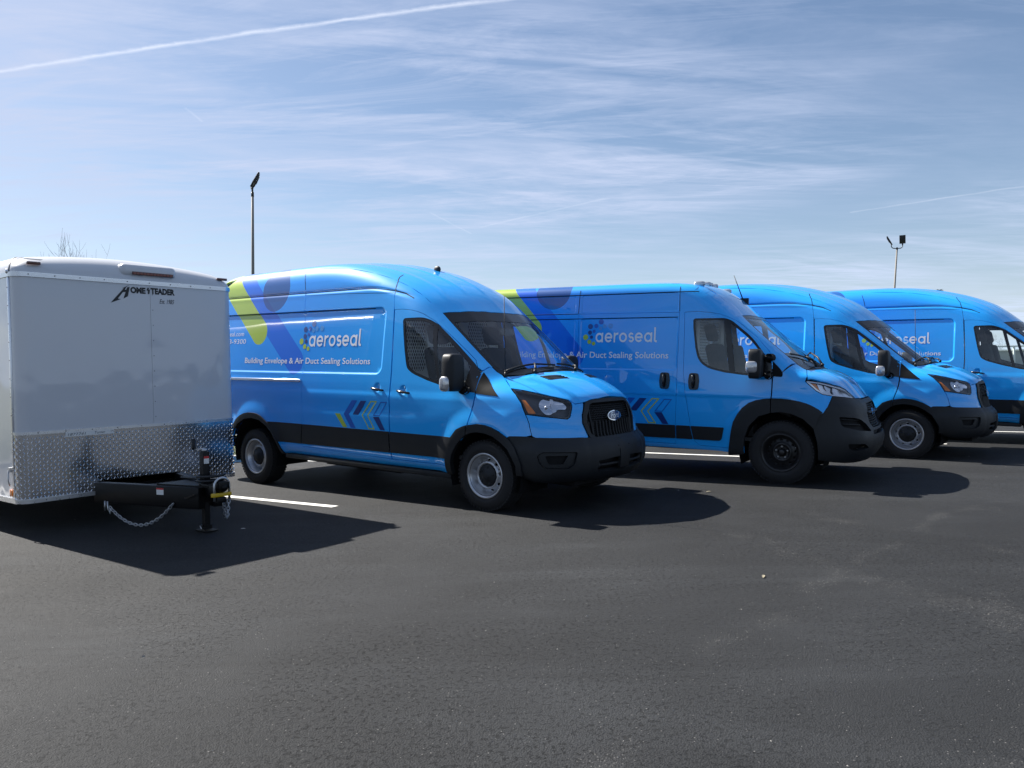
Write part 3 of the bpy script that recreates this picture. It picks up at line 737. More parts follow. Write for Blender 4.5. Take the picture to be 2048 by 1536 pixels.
# ---------------------------------------------------------------- high-roof van
def make_transit():
    B = make_transit_body()
    def dside(x, z):
        d = boxd(x, z, -4.72, -1.43, 1.315, 2.03, .09)
        r = -.012*sstep(.014, -.014, d)
        zg = 2.257-.55*np.maximum(x+1.75, 0)**1.7*.45
        r = r-.009*np.exp(-((z-zg)/.016)**2)*sstep(-1.02, -1.25, x)+.0015*np.exp(-((z-zg+.035)/.016)**2)*sstep(-1.02, -1.25, x)
        r = r+.007*sstep(1.14, 1.07, z)*sstep(.2, -.2, x)
        for hx, hz in ((-1.075, 1.150), (-1.47, 1.168)): r = r-.016*(1-sstep(.015, .058, np.hypot(x-hx, z-hz)))
        rr = np.hypot(x+3.74, z-.30); r = r+.022*(1-sstep(.48, .66, rr))
        rf = np.hypot(x+.0, z-.38); r = r+.022*(1-sstep(.46, .66, rf))
        r = r-.012*np.exp(-((z-.93)/.07)**2)*sstep(-3.35, -2.95, x)*sstep(-.45, -1.2, x)*.6
        return r
    def dtop(x, y):
        y = np.abs(y); yw = .60-.28*(x-.2)
        r = .020*sstep(yw+.035, yw-.035, y)*sstep(.12, .24, x)
        for c in (0, .29, .58): r = r+.009*np.exp(-((y-c)/.02)**2)*sstep(-4.7, -4.6, x)*sstep(-.76, -.95, x)
        return r
    def dfront(a, z):
        a = np.abs(a); return .012*sstep(.03, -.03, z-(.86-.10*(.9-a)))*sstep(.42, .50, a)*sstep(.95, .85, a)
    B.disp = {'side': dside, 'top': dtop, 'front': dfront}
    root = empty('cargo_van')
    def rr_(x0, x1, z0, z1, r, d): q = rnd([(x0-d, z0-d), (x1+d, z0-d), (x1+d, z1+d), (x0-d, z1+d)], r+d, 8); return np.concatenate([q, q[:1]])
    XT = [rr_(-4.72, -1.43, 1.315, 2.03, .09, d) for d in (-.016, -.008, .0, .008, .016)]
    gx = np.arange(-4.85, -1.0, .03); gz = 2.257-.55*np.maximum(gx+1.75, 0)**1.7*.45; XT += [np.stack([gx, gz+d], -1) for d in (-.05, -.034, -.018, 0, .016, .03)]
    XT += [[(-4.85, z), (.2, z)] for z in (1.07, 1.105, 1.14)]
    XH = [np.array(arc(hx, hz, r_, 0, 360, 25)) for hx, hz in ((-1.075, 1.150), (-1.47, 1.168)) for r_ in (.012, .03, .045, .06)]; XT += XH
    yb = .78
    wsL = [(-.753, -.764), (-.60, -.768), (-.44, -.768), (-.277, -.764), (-.15, -.760), (-.089, -.757), (-.03, -.750), (.026, -.731)]
    top_edge = [(-.668, -.585), (-.598, -.381), (-.555, -.2), (-.535, 0)]
    roofline = [(x, -yb) for x in (-4.83, -4.4, -3.6, -2.8, -2.2, -1.75, -1.45, -1.2, -1.0, -.87)]
    rl_side = conv(B, 'top', roofline+wsL[:6], 'side')
    door_top = [(-1.296, 2.004), (-1.18, 2.006), (-1.059, 1.994), (-.975, 1.975), (-.897, 1.946), (-.76, 1.872), (-.602, 1.761), (-.447, 1.644), (-.33, 1.552), (-.227, 1.466), (-.175, 1.395), (-.153, 1.30)]
    b_seam = [(-1.270, .408), (-1.274, .60), (-1.277, .734), (-1.272, 1.075), (-1.262, 1.335), (-1.275, 1.65)]
    arch_in = [(-.417, .371), (-.40, .45), (-.378, .532), (-.31, .631), (-.197, .732), (-.12, .762), (-.045, .775), (.06, .768), (.157, .742), (.24, .695), (.318, .63), (.37, .55), (.404, .48)]
    rear_arch = [(-3.23, .345), (-3.235, .42), (-3.27, .50), (-3.35, .59), (-3.436, .655), (-3.565, .715), (-3.72, .735), (-3.88, .72), (-4.037, .65), (-4.15, .55), (-4.22, .42), (-4.235, .36)]
    slide = [(-2.778, .435), (-2.785, .50), (-2.757, .66), (-2.746, .75), (-2.766, 1.143), (-2.766, 1.321), (-2.829, 2.028), (-2.843, 2.227), (-2.105, 2.215), (-1.335, 2.187), (-1.308, 2.05), (-1.283, 1.65), (-1.270, 1.335), (-1.280, 1.075), (-1.285, .734), (-1.280, .408)]
    body = [(-4.93, .40)]+[(-4.945, z) for z in (.7, 1.2, 1.8)]+[(-4.93, 2.1)]+rl_side+[(-.11, 1.40), (-.128, 1.365)]+door_top[::-1][1:-1]+[(-1.300, 2.004), (-1.333, 2.19)]+slide[8:6:-1]+[(-2.829, 2.028), (-2.766, 1.321), (-2.766, 1.143), (-2.746, .75), (-2.757, .66), (-2.785, .50), (-2.778, .435), (-2.0, .422), (-1.276, .405), (-.9, .405), (-.47, .412), (-.475, .345), (-1.3, .335), (-3.2, .335)]+rear_arch[1:]+[(-4.93, .36)]
    # right: with sliding door opening; left: closed side
    sR = Surf(B); sR.patch('side', body, h=.042, thick=.02, mirror=0, inner=1, emat=0, extra=XT)
    for ln in ([(-1.333, 2.19), (-1.38, 2.31), (-1.47, 2.42)], [(-2.843, 2.227), (-2.88, 2.38), (-2.925, 2.50)]): sR.line('side', ln, .007, mat=2, mirror=0)
    sR.line('side', [(-4.72, 2.034), (-1.6, 2.028)], .008, mat=2, mirror=0)
    sR.line('side', [(-4.86, 2.259), (-2.85, 2.257), (-2.1, 2.26), (-1.6, 2.247), (-1.35, 2.217), (-1.2, 2.179), (-1.08, 2.12)], .008, mat=2, mirror=0)
    sR.build('body_side', [PAINT_T, CABIN, SHADOW], root)
    bodyL = [p for p in body]; i0 = bodyL.index((-1.300, 2.004)); i1 = bodyL.index((-1.276, .405))
    bodyL = bodyL[:i0]+[(-1.300, 2.004), (-1.285, 1.65), (-1.266, 1.335), (-1.276, 1.075), (-1.281, .734), (-1.274, .405)]+bodyL[i1+1:]
    sL = Surf(B); sL.patch('side', bodyL, h=.06, thick=.02, mirror=1, inner=1, emat=0); sL.line('side', [(-4.72, 2.034), (-1.6, 2.028)], .008, mat=2, mirror=1)
    sL.build('body_side', [PAINT_T, CABIN, SHADOW], root)
    # roof, rear
    half = [(p[0], -p[1]) for p in roofline+wsL[:1]+top_edge]
    roof = [(a, b) for a, b in half]+[(a, -b) for a, b in half[::-1] if abs(b) > 1e-6]
    Surf(B).patch('top', roof, h=.05, thick=.02, inner=1, emat=0).build('roof', [PAINT_T, LINER], root)
    rr = [(-(float(B.at('side', -4.93, z)[0][0, 1])), z) for z in (.40, .7, 1.2, 1.8, 2.1, 2.35)]+[(yb, float(B.at('top', -4.84, -yb)[0][0, 2]))]
    for sg in (-1, 1):
        rear = Surf(B); pl = [(sg*.004, .42)]+[(sg*a, b) for a, b in rr]+[(sg*.4, 2.53), (sg*.004, 2.56)]
        rear.patch('rear', pl, h=.12, thick=.02); rear.build('rear_door', PAINT_T, root)
    # front door
    fd = inset(list(door_top)+[(-.125, 1.21), (-.100, 1.126), (-.108, 1.04), (-.129, .954), (-.168, .84), (-.183, .742)]+arch_in[:4][::-1]+[(-.425, .415)]+b_seam, .004)
    win = rnd([(-1.158, 1.883), (-1.135, 1.907), (-.893, 1.910), (-.80, 1.882), (-.706, 1.830), (-.57, 1.726), (-.435, 1.617), (-.302, 1.505), (-.20, 1.418), (-.125, 1.335), (-.125, 1.152), (-.30, 1.170), (-.493, 1.198), (-.741, 1.258), (-.956, 1.324), (-1.040, 1.375), (-1.065, 1.45), (-1.094, 1.56), (-1.133, 1.748)], [.02, .03, .1, .1, .1, .1, .1, .1, .05, .02, .02, .1, .1, .1, .08, .06, .06, .1, .1])
    wi = inset(win, .028)
    for sg, mi in ((-1, 0), (1, 1)):
        s = Surf(B); s.patch('side', fd, [win], h=.035, thick=.02, mirror=mi, inner=1, emat=0, extra=XH)
        door = s.build('front_door', [PAINT_T, CABIN], root)
        s = Surf(B); s.patch('side', inset(win, .001), [wi], h=.03, off=-.002, thick=.015, mirror=mi)
        s.patch('side', [(-.755, 1.855), (-.705, 1.83), (-.535, 1.185), (-.585, 1.20)], h=.05, off=-.001, thick=.012, mirror=mi)
        s.patch('side', [(-.225, 1.43), (-.175, 1.385), (-.118, 1.325), (-.106, 1.21), (-.104, 1.148), (-.24, 1.162)], h=.05, off=.003, thick=.012, mirror=mi)
        s.build('window_frame', TRIM, door)
        s = Surf(B); s.patch('side', inset(win, .014), h=.06, off=-.008, thick=0, mirror=mi); s.build('window', GLASS, door)
        make_handle_bar(door, B, -1.075, 1.132, .20, sg)
    s = Surf(B); s.patch('side', inset(slide, .004), h=.04, thick=.02, mirror=0, emat=0, extra=XT); sd_ = s.build('sliding_door', [PAINT_T], root)
    make_handle_bar(sd_, B, -1.47, 1.150, .20, -1)
    s = Surf(B); s.line('side', [(-2.76, 2.034), (-1.6, 2.028)], .008, mirror=0)
    s.build('door_groove', [SHADOW], sd_)
    mb = MB(); yq = abs(float(B.at('side', -3.5, 1.215)[0][0, 1])); mb.box(-4.62, -2.785, -yq-.022, -yq+.03, 1.197, 1.234)
    mb.build('slide_rail', CHROME, root, bevel=.012, seg=4)
    # fender, hood, front
    hl = [(1.122, 1.212), (.908, 1.165), (.722, 1.124), (.60, 1.098), (.555, 1.086), (.532, 1.06), (.535, 1.024), (.57, .927), (.60, .908), (.784, .932), (.96, .958), (.998, 1.063), (1.052, 1.141)]
    shut = [(.048, -.737), (.10, -.765), (.17, -.815), (.217, -.861)]
    fen = conv(B, 'top', wsL[5:], 'side')+conv(B, 'top', shut, 'side')+conv(B, 'front', [hl[0], hl[12], hl[11], hl[10], (.945, .92), (.931, .878), (.918, .80), (.91, .765), (.95, .752), (1.03, .752), (1.09, .75)], 'side')+[(.30, .735)]+arch_in[9:4:-1]+[(-.170, .745), (-.162, .843), (-.122, .954), (-.100, 1.04), (-.092, 1.126), (-.117, 1.21), (-.145, 1.30), (-.120, 1.362), (-.105, 1.395)]
    Surf(B).patch('side', inset(fen, .003), h=.03, thick=.02, mirror=2).build('front_fender', PAINT_T, root)
    s = Surf(B); s.patch('side', rnd([(-.108, 1.345), (-.02, 1.262), (.163, 1.118), (.02, 1.130), (-.096, 1.142)], [.004, .02, .02, .02, .004]), h=.04, off=.004, thick=.012, mirror=2); s.build('sail_trim', SAILM, root)
    hl_top = conv(B, 'front', hl[:5], 'top')
    hood_half = [(.265, 0), (.25, -.25), (.17, -.50)]+shut+[hl_top[1], hl_top[2], hl_top[3], hl_top[4], (.728, -.505), (.757, -.43), (.768, -.372), (.785, -.2), (.79, 0)]
    hood = hood_half+[(a, -b) for a, b in hood_half[::-1] if abs(b) > 1e-6]
    Surf(B).patch('top', inset(hood, .003), h=.03, thick=.02).build('hood', PAINT_T, root)
    for sg in (-1, 1):
        s = Surf(B); vp = rnd([(.275, sg*.47), (.345, sg*.24), (.46, sg*.19), (.395, sg*.45)], .02)
        s.patch('top', vp, h=.04, off=.002, thick=.004); v = s.build('hood_vent', TRIM, root)
        mb = MB()
        for t in (.25, .5, .75):
            a = np.array([(.275+t*.12, sg*.46), (.345+t*.115, sg*(.24-.05*t))]); P, _ = B.at('top', a[:, 0], a[:, 1], .005); mb.tube(P.tolist(), .004, 4)
        mb.build('vent_slat', PLASTIC, v)
    lip = [(.42, 1.068), (.405, 1.045), (.448, .94), (.453, .868), (.42, .79), (.40, .735), (.415, .722)]
    hin = conv(B, 'top', [(.728, -.505), (.757, -.43)], 'front')
    fas = [hl[10], hl[9], hl[8], hl[7], hl[6], hl[5], hl[4]]+hin+lip+[(.619, .722), (.866, .735), (.905, .755), (.918, .80), (.931, .878), (.945, .92)]
    Surf(B).patch('front', inset(fas, .003), h=.03, thick=.02, mirror=2).build('front_fascia', PAINT_T, root)
    # head lamps
    for sg, mi in ((-1, 0), (1, 1)):
        s = Surf(B); s.patch('front', inset(hl, .004), h=.03, off=-.05, thick=-.05, mirror=mi); lamp = s.build('headlight', LAMPH, root)
        s = Surf(B); s.patch('front', inset(hl, .004), h=.04, off=-.002, thick=0, mirror=mi); s.build('lamp_lens', CLEAR, lamp)
        s = Surf(B); s.patch('front', rnd([(.999, 1.106), (.962, 1.101), (.87, .974), (.935, .968)], .01), h=.03, off=-.022, thick=.02, mirror=mi); s.build('turn_signal', AMBER, lamp)
        bowl = rnd([(.847, 1.06), (.818, 1.105), (.773, 1.112), (.606, 1.072), (.579, 1.029), (.599, 1.003), (.662, 1.013), (.748, .957), (.789, .962), (.827, 1.009)], .03)
        def dish(a, z): return -.02-.028*np.exp(-((a-.775)/.055)**2-((z-1.035)/.055)**2)-.02*np.exp(-((a-.635)/.04)**2-((z-1.035)/.03)**2)
        s = Surf(B); s.patch('front', bowl, h=.012, off=dish, thick=.02, mirror=mi); s.build('reflector', REFL, lamp)
        P, n = B.at('front', .775, 1.035, -.03); mb = MB(); c = P[0]*np.array([1, -sg, 1]) if sg > 0 else P[0]; mb.ellipsoid(c.tolist(), .018, .018, .018, 12); mb.build('bulb', REFLW, lamp)
        s = Surf(B); s.patch('front', rnd([(.735, 1.104), (.705, 1.098), (.690, .985), (.722, .972)], .006), h=.02, off=-.012, thick=.02, mirror=mi); s.build('lamp_divider', REFLW, lamp)
        s = Surf(B); s.patch('front', inset(hl, .004), [inset(hl, .016)], h=.03, off=-.006, thick=.008, mirror=mi); s.build('lamp_bezel', TRIM, lamp)
    # grille
    go = mirp([(0, 1.084), (.20, 1.080), (.358, 1.068), (.399, 1.043), (.444, .94), (.449, .868), (.42, .79), (.39, .725), (.345, .690), (0, .693)])
    gi = mirp([(0, 1.052), (.30, 1.047), (.345, 1.030), (.40, .93), (.405, .868), (.37, .76), (.325, .722), (0, .722)])
    s = Surf(B); s.patch('front', go, [gi], h=.03, off=.012, thick=.06); s.patch('front', inset(gi, -.01), h=.06, off=-.045, thick=0, mat=1); gr = s.build('grille', [PLASTIC, SHADOW], root)
    mb = MB(); poly = np.array(gi)
    def onb(a, z, o): return B.at('front', a, z, o)[0]
    for zz in np.arange(.735, 1.045, .021):                        # honeycomb rows and uprights
        aa = np.arange(-.44, .441, .02); k = inside(poly, aa, np.full(len(aa), zz)); aa = aa[k]
        if len(aa) < 3: continue
        wav = .004*np.where(np.arange(len(aa)) % 2 == 0, 1, -1) if zz > .9 else 0
        P = onb(aa, np.full(len(aa), zz)+wav, -.018); mb.tube(P.tolist(), .0045 if zz > .9 else .003, 4)
    for a in np.arange(-.375, .376, .05):
        zz = np.arange(.725, .90, .03); P = onb(np.full(len(zz), a), zz, -.012); mb.tube(P.tolist(), .011, 4)
    for a in (-.33, .33):
        zz = np.arange(.73, 1.04, .03); P = onb(np.full(len(zz), a)+np.sign(a)*.03*np.clip((zz-.73)/.2, 0, 1), zz, -.005); mb.tube(P.tolist(), .012, 4)
    gm = mb.build('grille_mesh', PLASTIC, gr, fix=False); gm['kind'] = 'stuff'
    s = Surf(B); s.patch('front', arc(0, .915, .118, 0, 360, 41, .050)[:-1], h=.03, off=.014, thick=.03); s.build('badge_rim', CHROME, gr)
    s = Surf(B); s.patch('front', arc(0, .915, .106, 0, 360, 41, .041)[:-1], h=.03, off=.0165, thick=.004); s.build('badge', BADGE, gr)
    V, F = font_tris('Ford', shear=.3, bold=.02); V = fit(V, -.075, .075, .890, .945); V = np.stack([-V[:, 0], V[:, 1]], -1); flat_print(B, 'badge_lettering', V, F, SILVER, gr, .0185, 'front')
    # bumper
    bt = [(0, .690), (.34, .690), (.40, .722), (.619, .730), (.866, .743), (.96, .752), (1.102, .757), (1.118, .742), (1.04, .635), (1.0, .50), (.985, .345), (.90, .335), (.5, .332), (0, .335)]
    fog = rnd([(.868, .580), (.833, .612), (.558, .602), (.585, .492), (.64, .457), (.815, .469), (.851, .512)], .02)
    lg = mirp([(0, .528), (.16, .526), (.352, .513), (.36, .44), (.34, .415), (0, .405)])
    def boff(a, z): a = np.abs(a); return .014+.014*sstep(.70, .62, z)*sstep(1.0, .8, a)-.02*sstep(.44, .36, z)*sstep(.35, .5, a)
    fogL = [(-a, b) for a, b in fog]
    s = Surf(B); s.patch('front', mirp(bt), [fog, fogL, lg], h=.03, off=boff, thick=.05); bp = s.build('bumper', PLASTIC, root)
    for mi in (0, 1):
        s = Surf(B); fi = rnd([(.811, .578), (.631, .577), (.675, .498), (.785, .502)], .012)
        s.patch('front', inset(fog, .003), [fi], h=.03, off=.004, thick=.02, mirror=mi); s.patch('front', inset(fi, -.006), h=.04, off=-.02, thick=0, mat=1, mirror=mi); s.build('fog_bezel', [PLASTIC, SHADOW], bp)
    s = Surf(B); s.patch('front', inset(lg, -.006), h=.05, off=-.04, thick=0); s.build('lower_grille', SHADOW, bp)
    mb = MB(); aa = np.linspace(-.34, .34, 15); P = onb(aa, np.full(15, .463), .0); mb.tube(P.tolist(), .014, 6)
    for a in (-.34, .34): mb.ellipsoid(onb(a, .463, .0)[0].tolist(), .02, .025, .03, 8)
    mb.build('bumper_bar', PLASTIC, bp)
    s = Surf(B); s.patch('front', rnd([(-.075, .42), (.075, .42), (.075, .60), (-.075, .60)], .01), h=.04, off=.034, thick=.03); s.build('plate_bracket', PLASTIC, bp)
    for a in (-.085, .085): mb = MB(); mb.ellipsoid(onb(a, .625, .026)[0].tolist(), .006, .006, .008, 8); mb.build('bumper_plug', SHADOW, bp)
    # windscreen, wipers
    ws_h = [(-.535, 0), (-.555, -.2), (-.598, -.381), (-.668, -.585)]+wsL+[(.13, -.55), (.19, -.30), (.205, 0)]
    ws = ws_h+[(a, -b) for a, b in ws_h[::-1] if abs(b) > 1e-6]
    P0 = inset(ws, .004); wsi = inset(ws, .035)
    cut = np.array(wsi); cut[:, 0] = np.where(cut[:, 0] < -.4, cut[:, 0]+.09, cut[:, 0]-.03)
    s = Surf(B); s.patch('top', P0, [cut], h=.04, off=-.003, thick=.008)
    s.patch('top', [(-.50, -.06), (-.50, .06), (-.36, .045), (-.36, -.045)], h=.05, off=-.006, thick=.004); wsf = s.build('windscreen_frame', TRIM, root)
    s = Surf(B); s.patch('top', inset(ws, .015), h=.06, off=-.006, thick=0); s.build('windscreen', SCREEN, root)
    ch = [(.205, 0), (.19, -.30), (.13, -.55), (.026, -.731), (.05, -.742), (.17, -.505), (.25, -.25), (.266, 0)]; ch = ch+[(a, -b) for a, b in ch[::-1] if abs(b) > 1e-6]
    Surf(B).patch('top', ch, h=.05, off=-.012, thick=0).build('cowl', PLASTIC, root)
    wiper(root, B, (.015, -.70), (.15, -.02), (.19, -.42)); wiper(root, B, (.13, .05), (.09, .62), (.20, .30))
    P, n = B.at('top', [-.41], [0.], -.14); mb = MB(); mb.ellipsoid(P[0].tolist(), .03, .12, .045, 14, p=.5); mb.tube([P[0].tolist(), (P[0]+n[0]*.12).tolist()], .012, 6); mb.build('rear_view_mirror', CABIN, root)
    P, n = B.at('top', [.02], [-.15], 0); mb = MB(); mb.box(-.12, .03, -.34, .02, 1.296, 1.301); mb.box(-.16, -.02, -.20, .10, 1.302, 1.306); mb.build('paper_sheet', PAPER, root)
    # mirrors, aerial
    for sg in (-1, 1):
        m = make_mirror(root, ((-.29, -1.125, 1.345) if sg < 0 else (-.40, -1.10, 1.33)), (.17, .21, .37), (-.20, 1.00, 1.29), False, 1 if sg < 0 else -1, PLASTIC)
        q = -1 if sg < 0 else 1
        mb = MB(); mb.ellipsoid((-.305 if sg < 0 else -.415, q*(1.222 if sg < 0 else 1.195), 1.235), .062, .028, .074, 16, p=.6); mb.build('turn_signal', CLEARL, m)
    P, n = B.at('top', [.055], [-.725], 0.); b0 = P[0]; mb = MB(); mb.tube([b0.tolist(), (b0+np.array([-.004, 0, .05])).tolist()], [.017, .009], 8); mb.tube([(b0+np.array([-.004, 0, .05])).tolist(), (b0+np.array([-.02, 0, .80])).tolist()], .0035, 6); mb.build('aerial', PLASTIC, root)
    P, n = B.at('top', [-1.52], [-.02], 0.); mb = MB(); mb.ellipsoid((P[0]+[0, 0, .015]).tolist(), .055, .02, .045, 12); mb.build('roof_fin', PLASTIC, root)
    # lower trim
    for poly in ([(-3.415, .706), (-2.755, .706), (-2.762, .66), (-2.788, .50), (-2.785, .468), (-3.27, .466)], [(-2.748, .706), (-1.287, .703), (-1.284, .475), (-2.775, .468), (-2.778, .50), (-2.752, .66)], [(-1.277, .703), (-.36, .702), (-.43, .60), (-.455, .50), (-.458, .48), (-1.274, .477)]):
        s = Surf(B); s.patch('side', inset(poly, .002), h=.04, off=lambda x, z: .006+.008*sstep(.705, .68, z)*sstep(.468, .49, z), thick=.016, mirror=2); s.build('rub_strip', PLASTIC, root)
    for poly in ([(-.482, .345), (-.470, .502), (-.437, .60), (-.384, .702), (-.304, .785), (-.24, .812), (-.192, .828), (-.178, .832), (-.183, .738)]+arch_in[4:-1][::-1][-1:]+[(-.25, .69), (-.31, .631), (-.378, .532), (-.40, .45), (-.415, .345)],
                 [(-.170, .833), (-.042, .853), (.05, .848), (.131, .831), (.215, .797), (.291, .75), (.345, .70), (.391, .635), (.43, .56), (.452, .495), (.46, .40), (.40, .40), (.404, .48), (.37, .55), (.318, .63), (.24, .695), (.157, .742), (.06, .768), (-.045, .775), (-.12, .762), (-.175, .742)]):
        poly = [p for i, p in enumerate(poly) if i == 0 or np.hypot(p[0]-poly[i-1][0], p[1]-poly[i-1][1]) > .012]
        Surf(B).patch('side', poly, h=.03, off=.016, thick=.05, mirror=2).build('wheel_arch_trim', PLASTIC, root)
    ro = [(-4.31, .36), (-4.28, .46), (-4.204, .58), (-4.076, .701), (-3.98, .755), (-3.889, .785), (-3.79, .80), (-3.696, .80), (-3.61, .79), (-3.536, .765), (-3.403, .686), (-3.296, .572), (-3.221, .444), (-3.185, .34)]
    Surf(B).patch('side', ro+rear_arch, h=.04, off=.016, thick=.05, mirror=2).build('wheel_arch_trim', PLASTIC, root)
    for sg in (-1, 1):
        mb = MB(); mb.box(-3.18, -.46, sg*.90-.06, sg*.90+.06, .265, .325); mb.build('side_step', PLASTIC, root, bevel=.012)
    mb = MB(); mb.box(-4.85, -.5, -.86, .86, .31, .37); mb.box(-.5, .75, -.55, .55, .26, .5); mb.box(-4.8, -4.2, -.5, .5, .22, .4); mb.box(-2.9, -1.6, -.55, -.15, .17, .32)
    mb.tube([(-3.75, -.8, .26), (-3.75, .8, .26)], .05, 8); mb.build('underbody', SHADOW, root)
    well(root, 0, .36, .44, .99, .52); well(root, -3.74, .31, .45, .99, .52)
    make_cabin(B, root, -1.37, .02, 2.25, -.92, 1.27)
    for x, z, a in ((0, .345, .15), (-3.75, .345-3.75*.0276+.0, .6)):
        for y in (-.865, .865): make_wheel(root, x, y, z, .348, .208, 't', a)
    C3 = lambda L_: L_
    dots = [(-2.848, 1.680, .037, P_LIME), (-2.780, 1.619, .030, P_LIME), (-2.713, 1.595, .026, P_LIME), (-2.790, 1.821, .034, P_SLATE), (-2.788, 1.740, .030, P_SLATE), (-2.759, 1.679, .025, P_NAVY),
            (-2.705, 1.828, .030, P_BLUE), (-2.726, 1.762, .022, P_BLUE), (-2.643, 1.884, .036, P_GREY), (-2.643, 1.807, .026, P_SKY), (-2.579, 1.828, .028, P_SKY), (-2.490, 1.829, .032, P_SKY)]
    chev = [([(-2.158, .86), (-2.071, .861), (-1.957, .711), (-2.028, .711)], P_LIME, 0), ([(-1.867, 1.017), (-1.778, 1.017), (-1.918, .860), (-1.816, .711), (-1.897, .711), (-2.008, .860)], P_BLUE, 0),
            ([(-1.722, 1.017), (-1.631, 1.017), (-1.764, .859), (-1.857, .859)], P_NAVY, 0), ([(-1.562, 1.020), (-1.462, 1.020), (-1.606, .858), (-1.505, .711), (-1.605, .711), (-1.708, .858)], P_LIME, .013),
            ([(-1.405, 1.015), (-1.306, 1.015), (-1.425, .859), (-1.530, .859)], P_BLUE, .010), ([(-1.529, .848), (-1.436, .852), (-1.348, .711), (-1.424, .711)], P_NAVY, 0)]
    lettering(B, root, -2.705, 1.618, (.1155, .128), dots, (-3.968, -1.623, 1.395, 1.487), chev, [('aeroseal.com', (-4.62, -4.045, 1.762, 1.822)), ('8-9300', (-4.385, -3.988, 1.663, 1.724))])
    return root

# ---------------------------------------------------------------- snub-nosed van
def make_promaster():
    B = make_promaster_body()
    def dside(x, z):
        r = 0
        for x0, x1 in ((-4.85, -3.75), (-3.68, -2.62), (-2.53, -1.235)):
            r = r-.008*sstep(.010, -.010, boxd(x, z, x0, x1, 1.283, 1.925, .05))
            r = r-.006*sstep(.010, -.010, boxd(x, z, x0, x1, 1.995, 2.228, .04))
        r = r+.006*sstep(1.045, 1.01, z)*sstep(.30, .0, x)-.009*sstep(1.0, .95, z)*sstep(.30, .0, x)
        rf = np.hypot(x-.0, z-.36); r = r+.016*(1-sstep(.60, .72, rf)); rr = np.hypot(x+4.04, z-.26); r = r+.02*(1-sstep(.52, .68, rr))
        return r
    def dtop(x, y):
        y = np.abs(y); r = 0
        for c in (0, .3, .6): r = r+.010*np.exp(-((y-c)/.025)**2)*sstep(-4.7, -4.6, x)*sstep(-1.35, -1.5, x)
        return r+.014*sstep(.50, .44, y)*sstep(.30, .42, x)
    B.disp = {'side': dside, 'top': dtop}
    root = empty('cargo_van')
    def rr_(x0, x1, z0, z1, r, d): q = rnd([(x0-d, z0-d), (x1+d, z0-d), (x1+d, z1+d), (x0-d, z1+d)], r+d, 8); return np.concatenate([q, q[:1]])
    XT = [rr_(x0, x1, z0, z1, r, d) for x0, x1 in ((-4.85, -3.75), (-3.68, -2.62), (-2.53, -1.235)) for z0, z1, r in ((1.283, 1.925, .05), (1.995, 2.228, .04)) for d in (-.012, 0, .012)]
    XT += [[(-4.9, z), (.2, z)] for z in (.95, .975, 1.0, 1.01, 1.045)]
    wsL = [(-.546, -.655), (-.46, -.70), (-.38, -.735), (-.212, -.775), (-.039, -.782), (.06, -.780), (.109, -.775), (.18, -.75), (.225, -.72)]
    top_edge = [(-.53, -.45), (-.515, -.25), (-.505, 0)]
    roofline = [(-4.98, -.86), (-4.4, -.87), (-3.4, -.87), (-2.4, -.87), (-1.7, -.87), (-1.38, -.865), (-1.25, -.80), (-1.12, -.725), (-.98, -.68), (-.82, -.66), (-.68, -.652)]
    rl = conv(B, 'top', roofline+wsL[:7], 'side')
    door_top = [(-1.157, 1.985), (-1.0, 1.992), (-.836, 1.975), (-.735, 1.955), (-.638, 1.920), (-.55, 1.877), (-.474, 1.822), (-.298, 1.675), (-.153, 1.517), (-.118, 1.44), (-.106, 1.35)]
    fl_in = [(-.409, .33), (-.405, .495), (-.352, .65), (-.245, .768), (-.108, .818), (.0, .828), (.103, .818), (.245, .760), (.348, .658), (.40, .50), (.41, .44)]
    slide = [(-1.224, .387), (-1.231, .62), (-1.222, .981), (-1.217, 1.6), (-1.218, 1.986), (-1.9, 1.99), (-2.57, 1.991), (-2.565, 1.61), (-2.565, .9), (-2.57, .387)]
    r_arch = [(-3.52, .33), (-3.53, .42), (-3.58, .53), (-3.68, .63), (-3.82, .70), (-4.04, .725), (-4.24, .70), (-4.39, .63), (-4.49, .52), (-4.53, .40), (-4.54, .34)]
    door_rear = [(-1.157, 1.985), (-1.150, 1.6), (-1.146, 1.255), (-1.117, 1.015), (-1.046, .606), (-1.02, .50), (-.993, .432), (-.929, .385), (-.80, .382), (-.567, .378)]
    front_up = [(-.106, 1.35), (-.106, 1.216), (-.113, .849)]
    body = [(-5.06, .40), (-5.08, .8), (-5.08, 1.6), (-5.04, 2.1)]+rl+[(.08, 1.375), (.003, 1.284), (-.09, 1.284)]+door_top[::-1]+door_rear[1:]+[(-.44, .376), (-.425, .335), (-1.2, .335), (-2.4, .335), (-3.5, .335)]+r_arch[1:]+[(-5.06, .36)]
    jb = [(-1.218, 1.994), (-1.222, 2.15), (-1.228, 2.30)]
    s = Surf(B); s.patch('side', body, [slide], h=.045, thick=.02, mirror=0, inner=1, emat=0, extra=XT)
    s.line('side', jb, .008, mat=2, mirror=0); s.line('side', [(-2.572, 1.994), (-2.566, 2.15), (-2.56, 2.30)], .008, mat=2, mirror=0); s.line('side', [(-4.9, 2.232), (-1.0, 2.232)], .010, mat=2, mirror=0)
    s.line('side', [(-5.0, 1.99), (-2.58, 1.99)], .008, mat=2, mirror=0); s.line('side', [(-5.0, 1.926), (-1.235, 1.926)], .009, mat=2, mirror=0)
    s.build('body_side', [PAINT_P, CABIN, SHADOW], root)
    s = Surf(B); s.patch('side', body, h=.07, thick=.02, mirror=1, inner=1, emat=0); s.line('side', jb, .008, mat=2, mirror=1); s.build('body_side', [PAINT_P, CABIN, SHADOW], root)
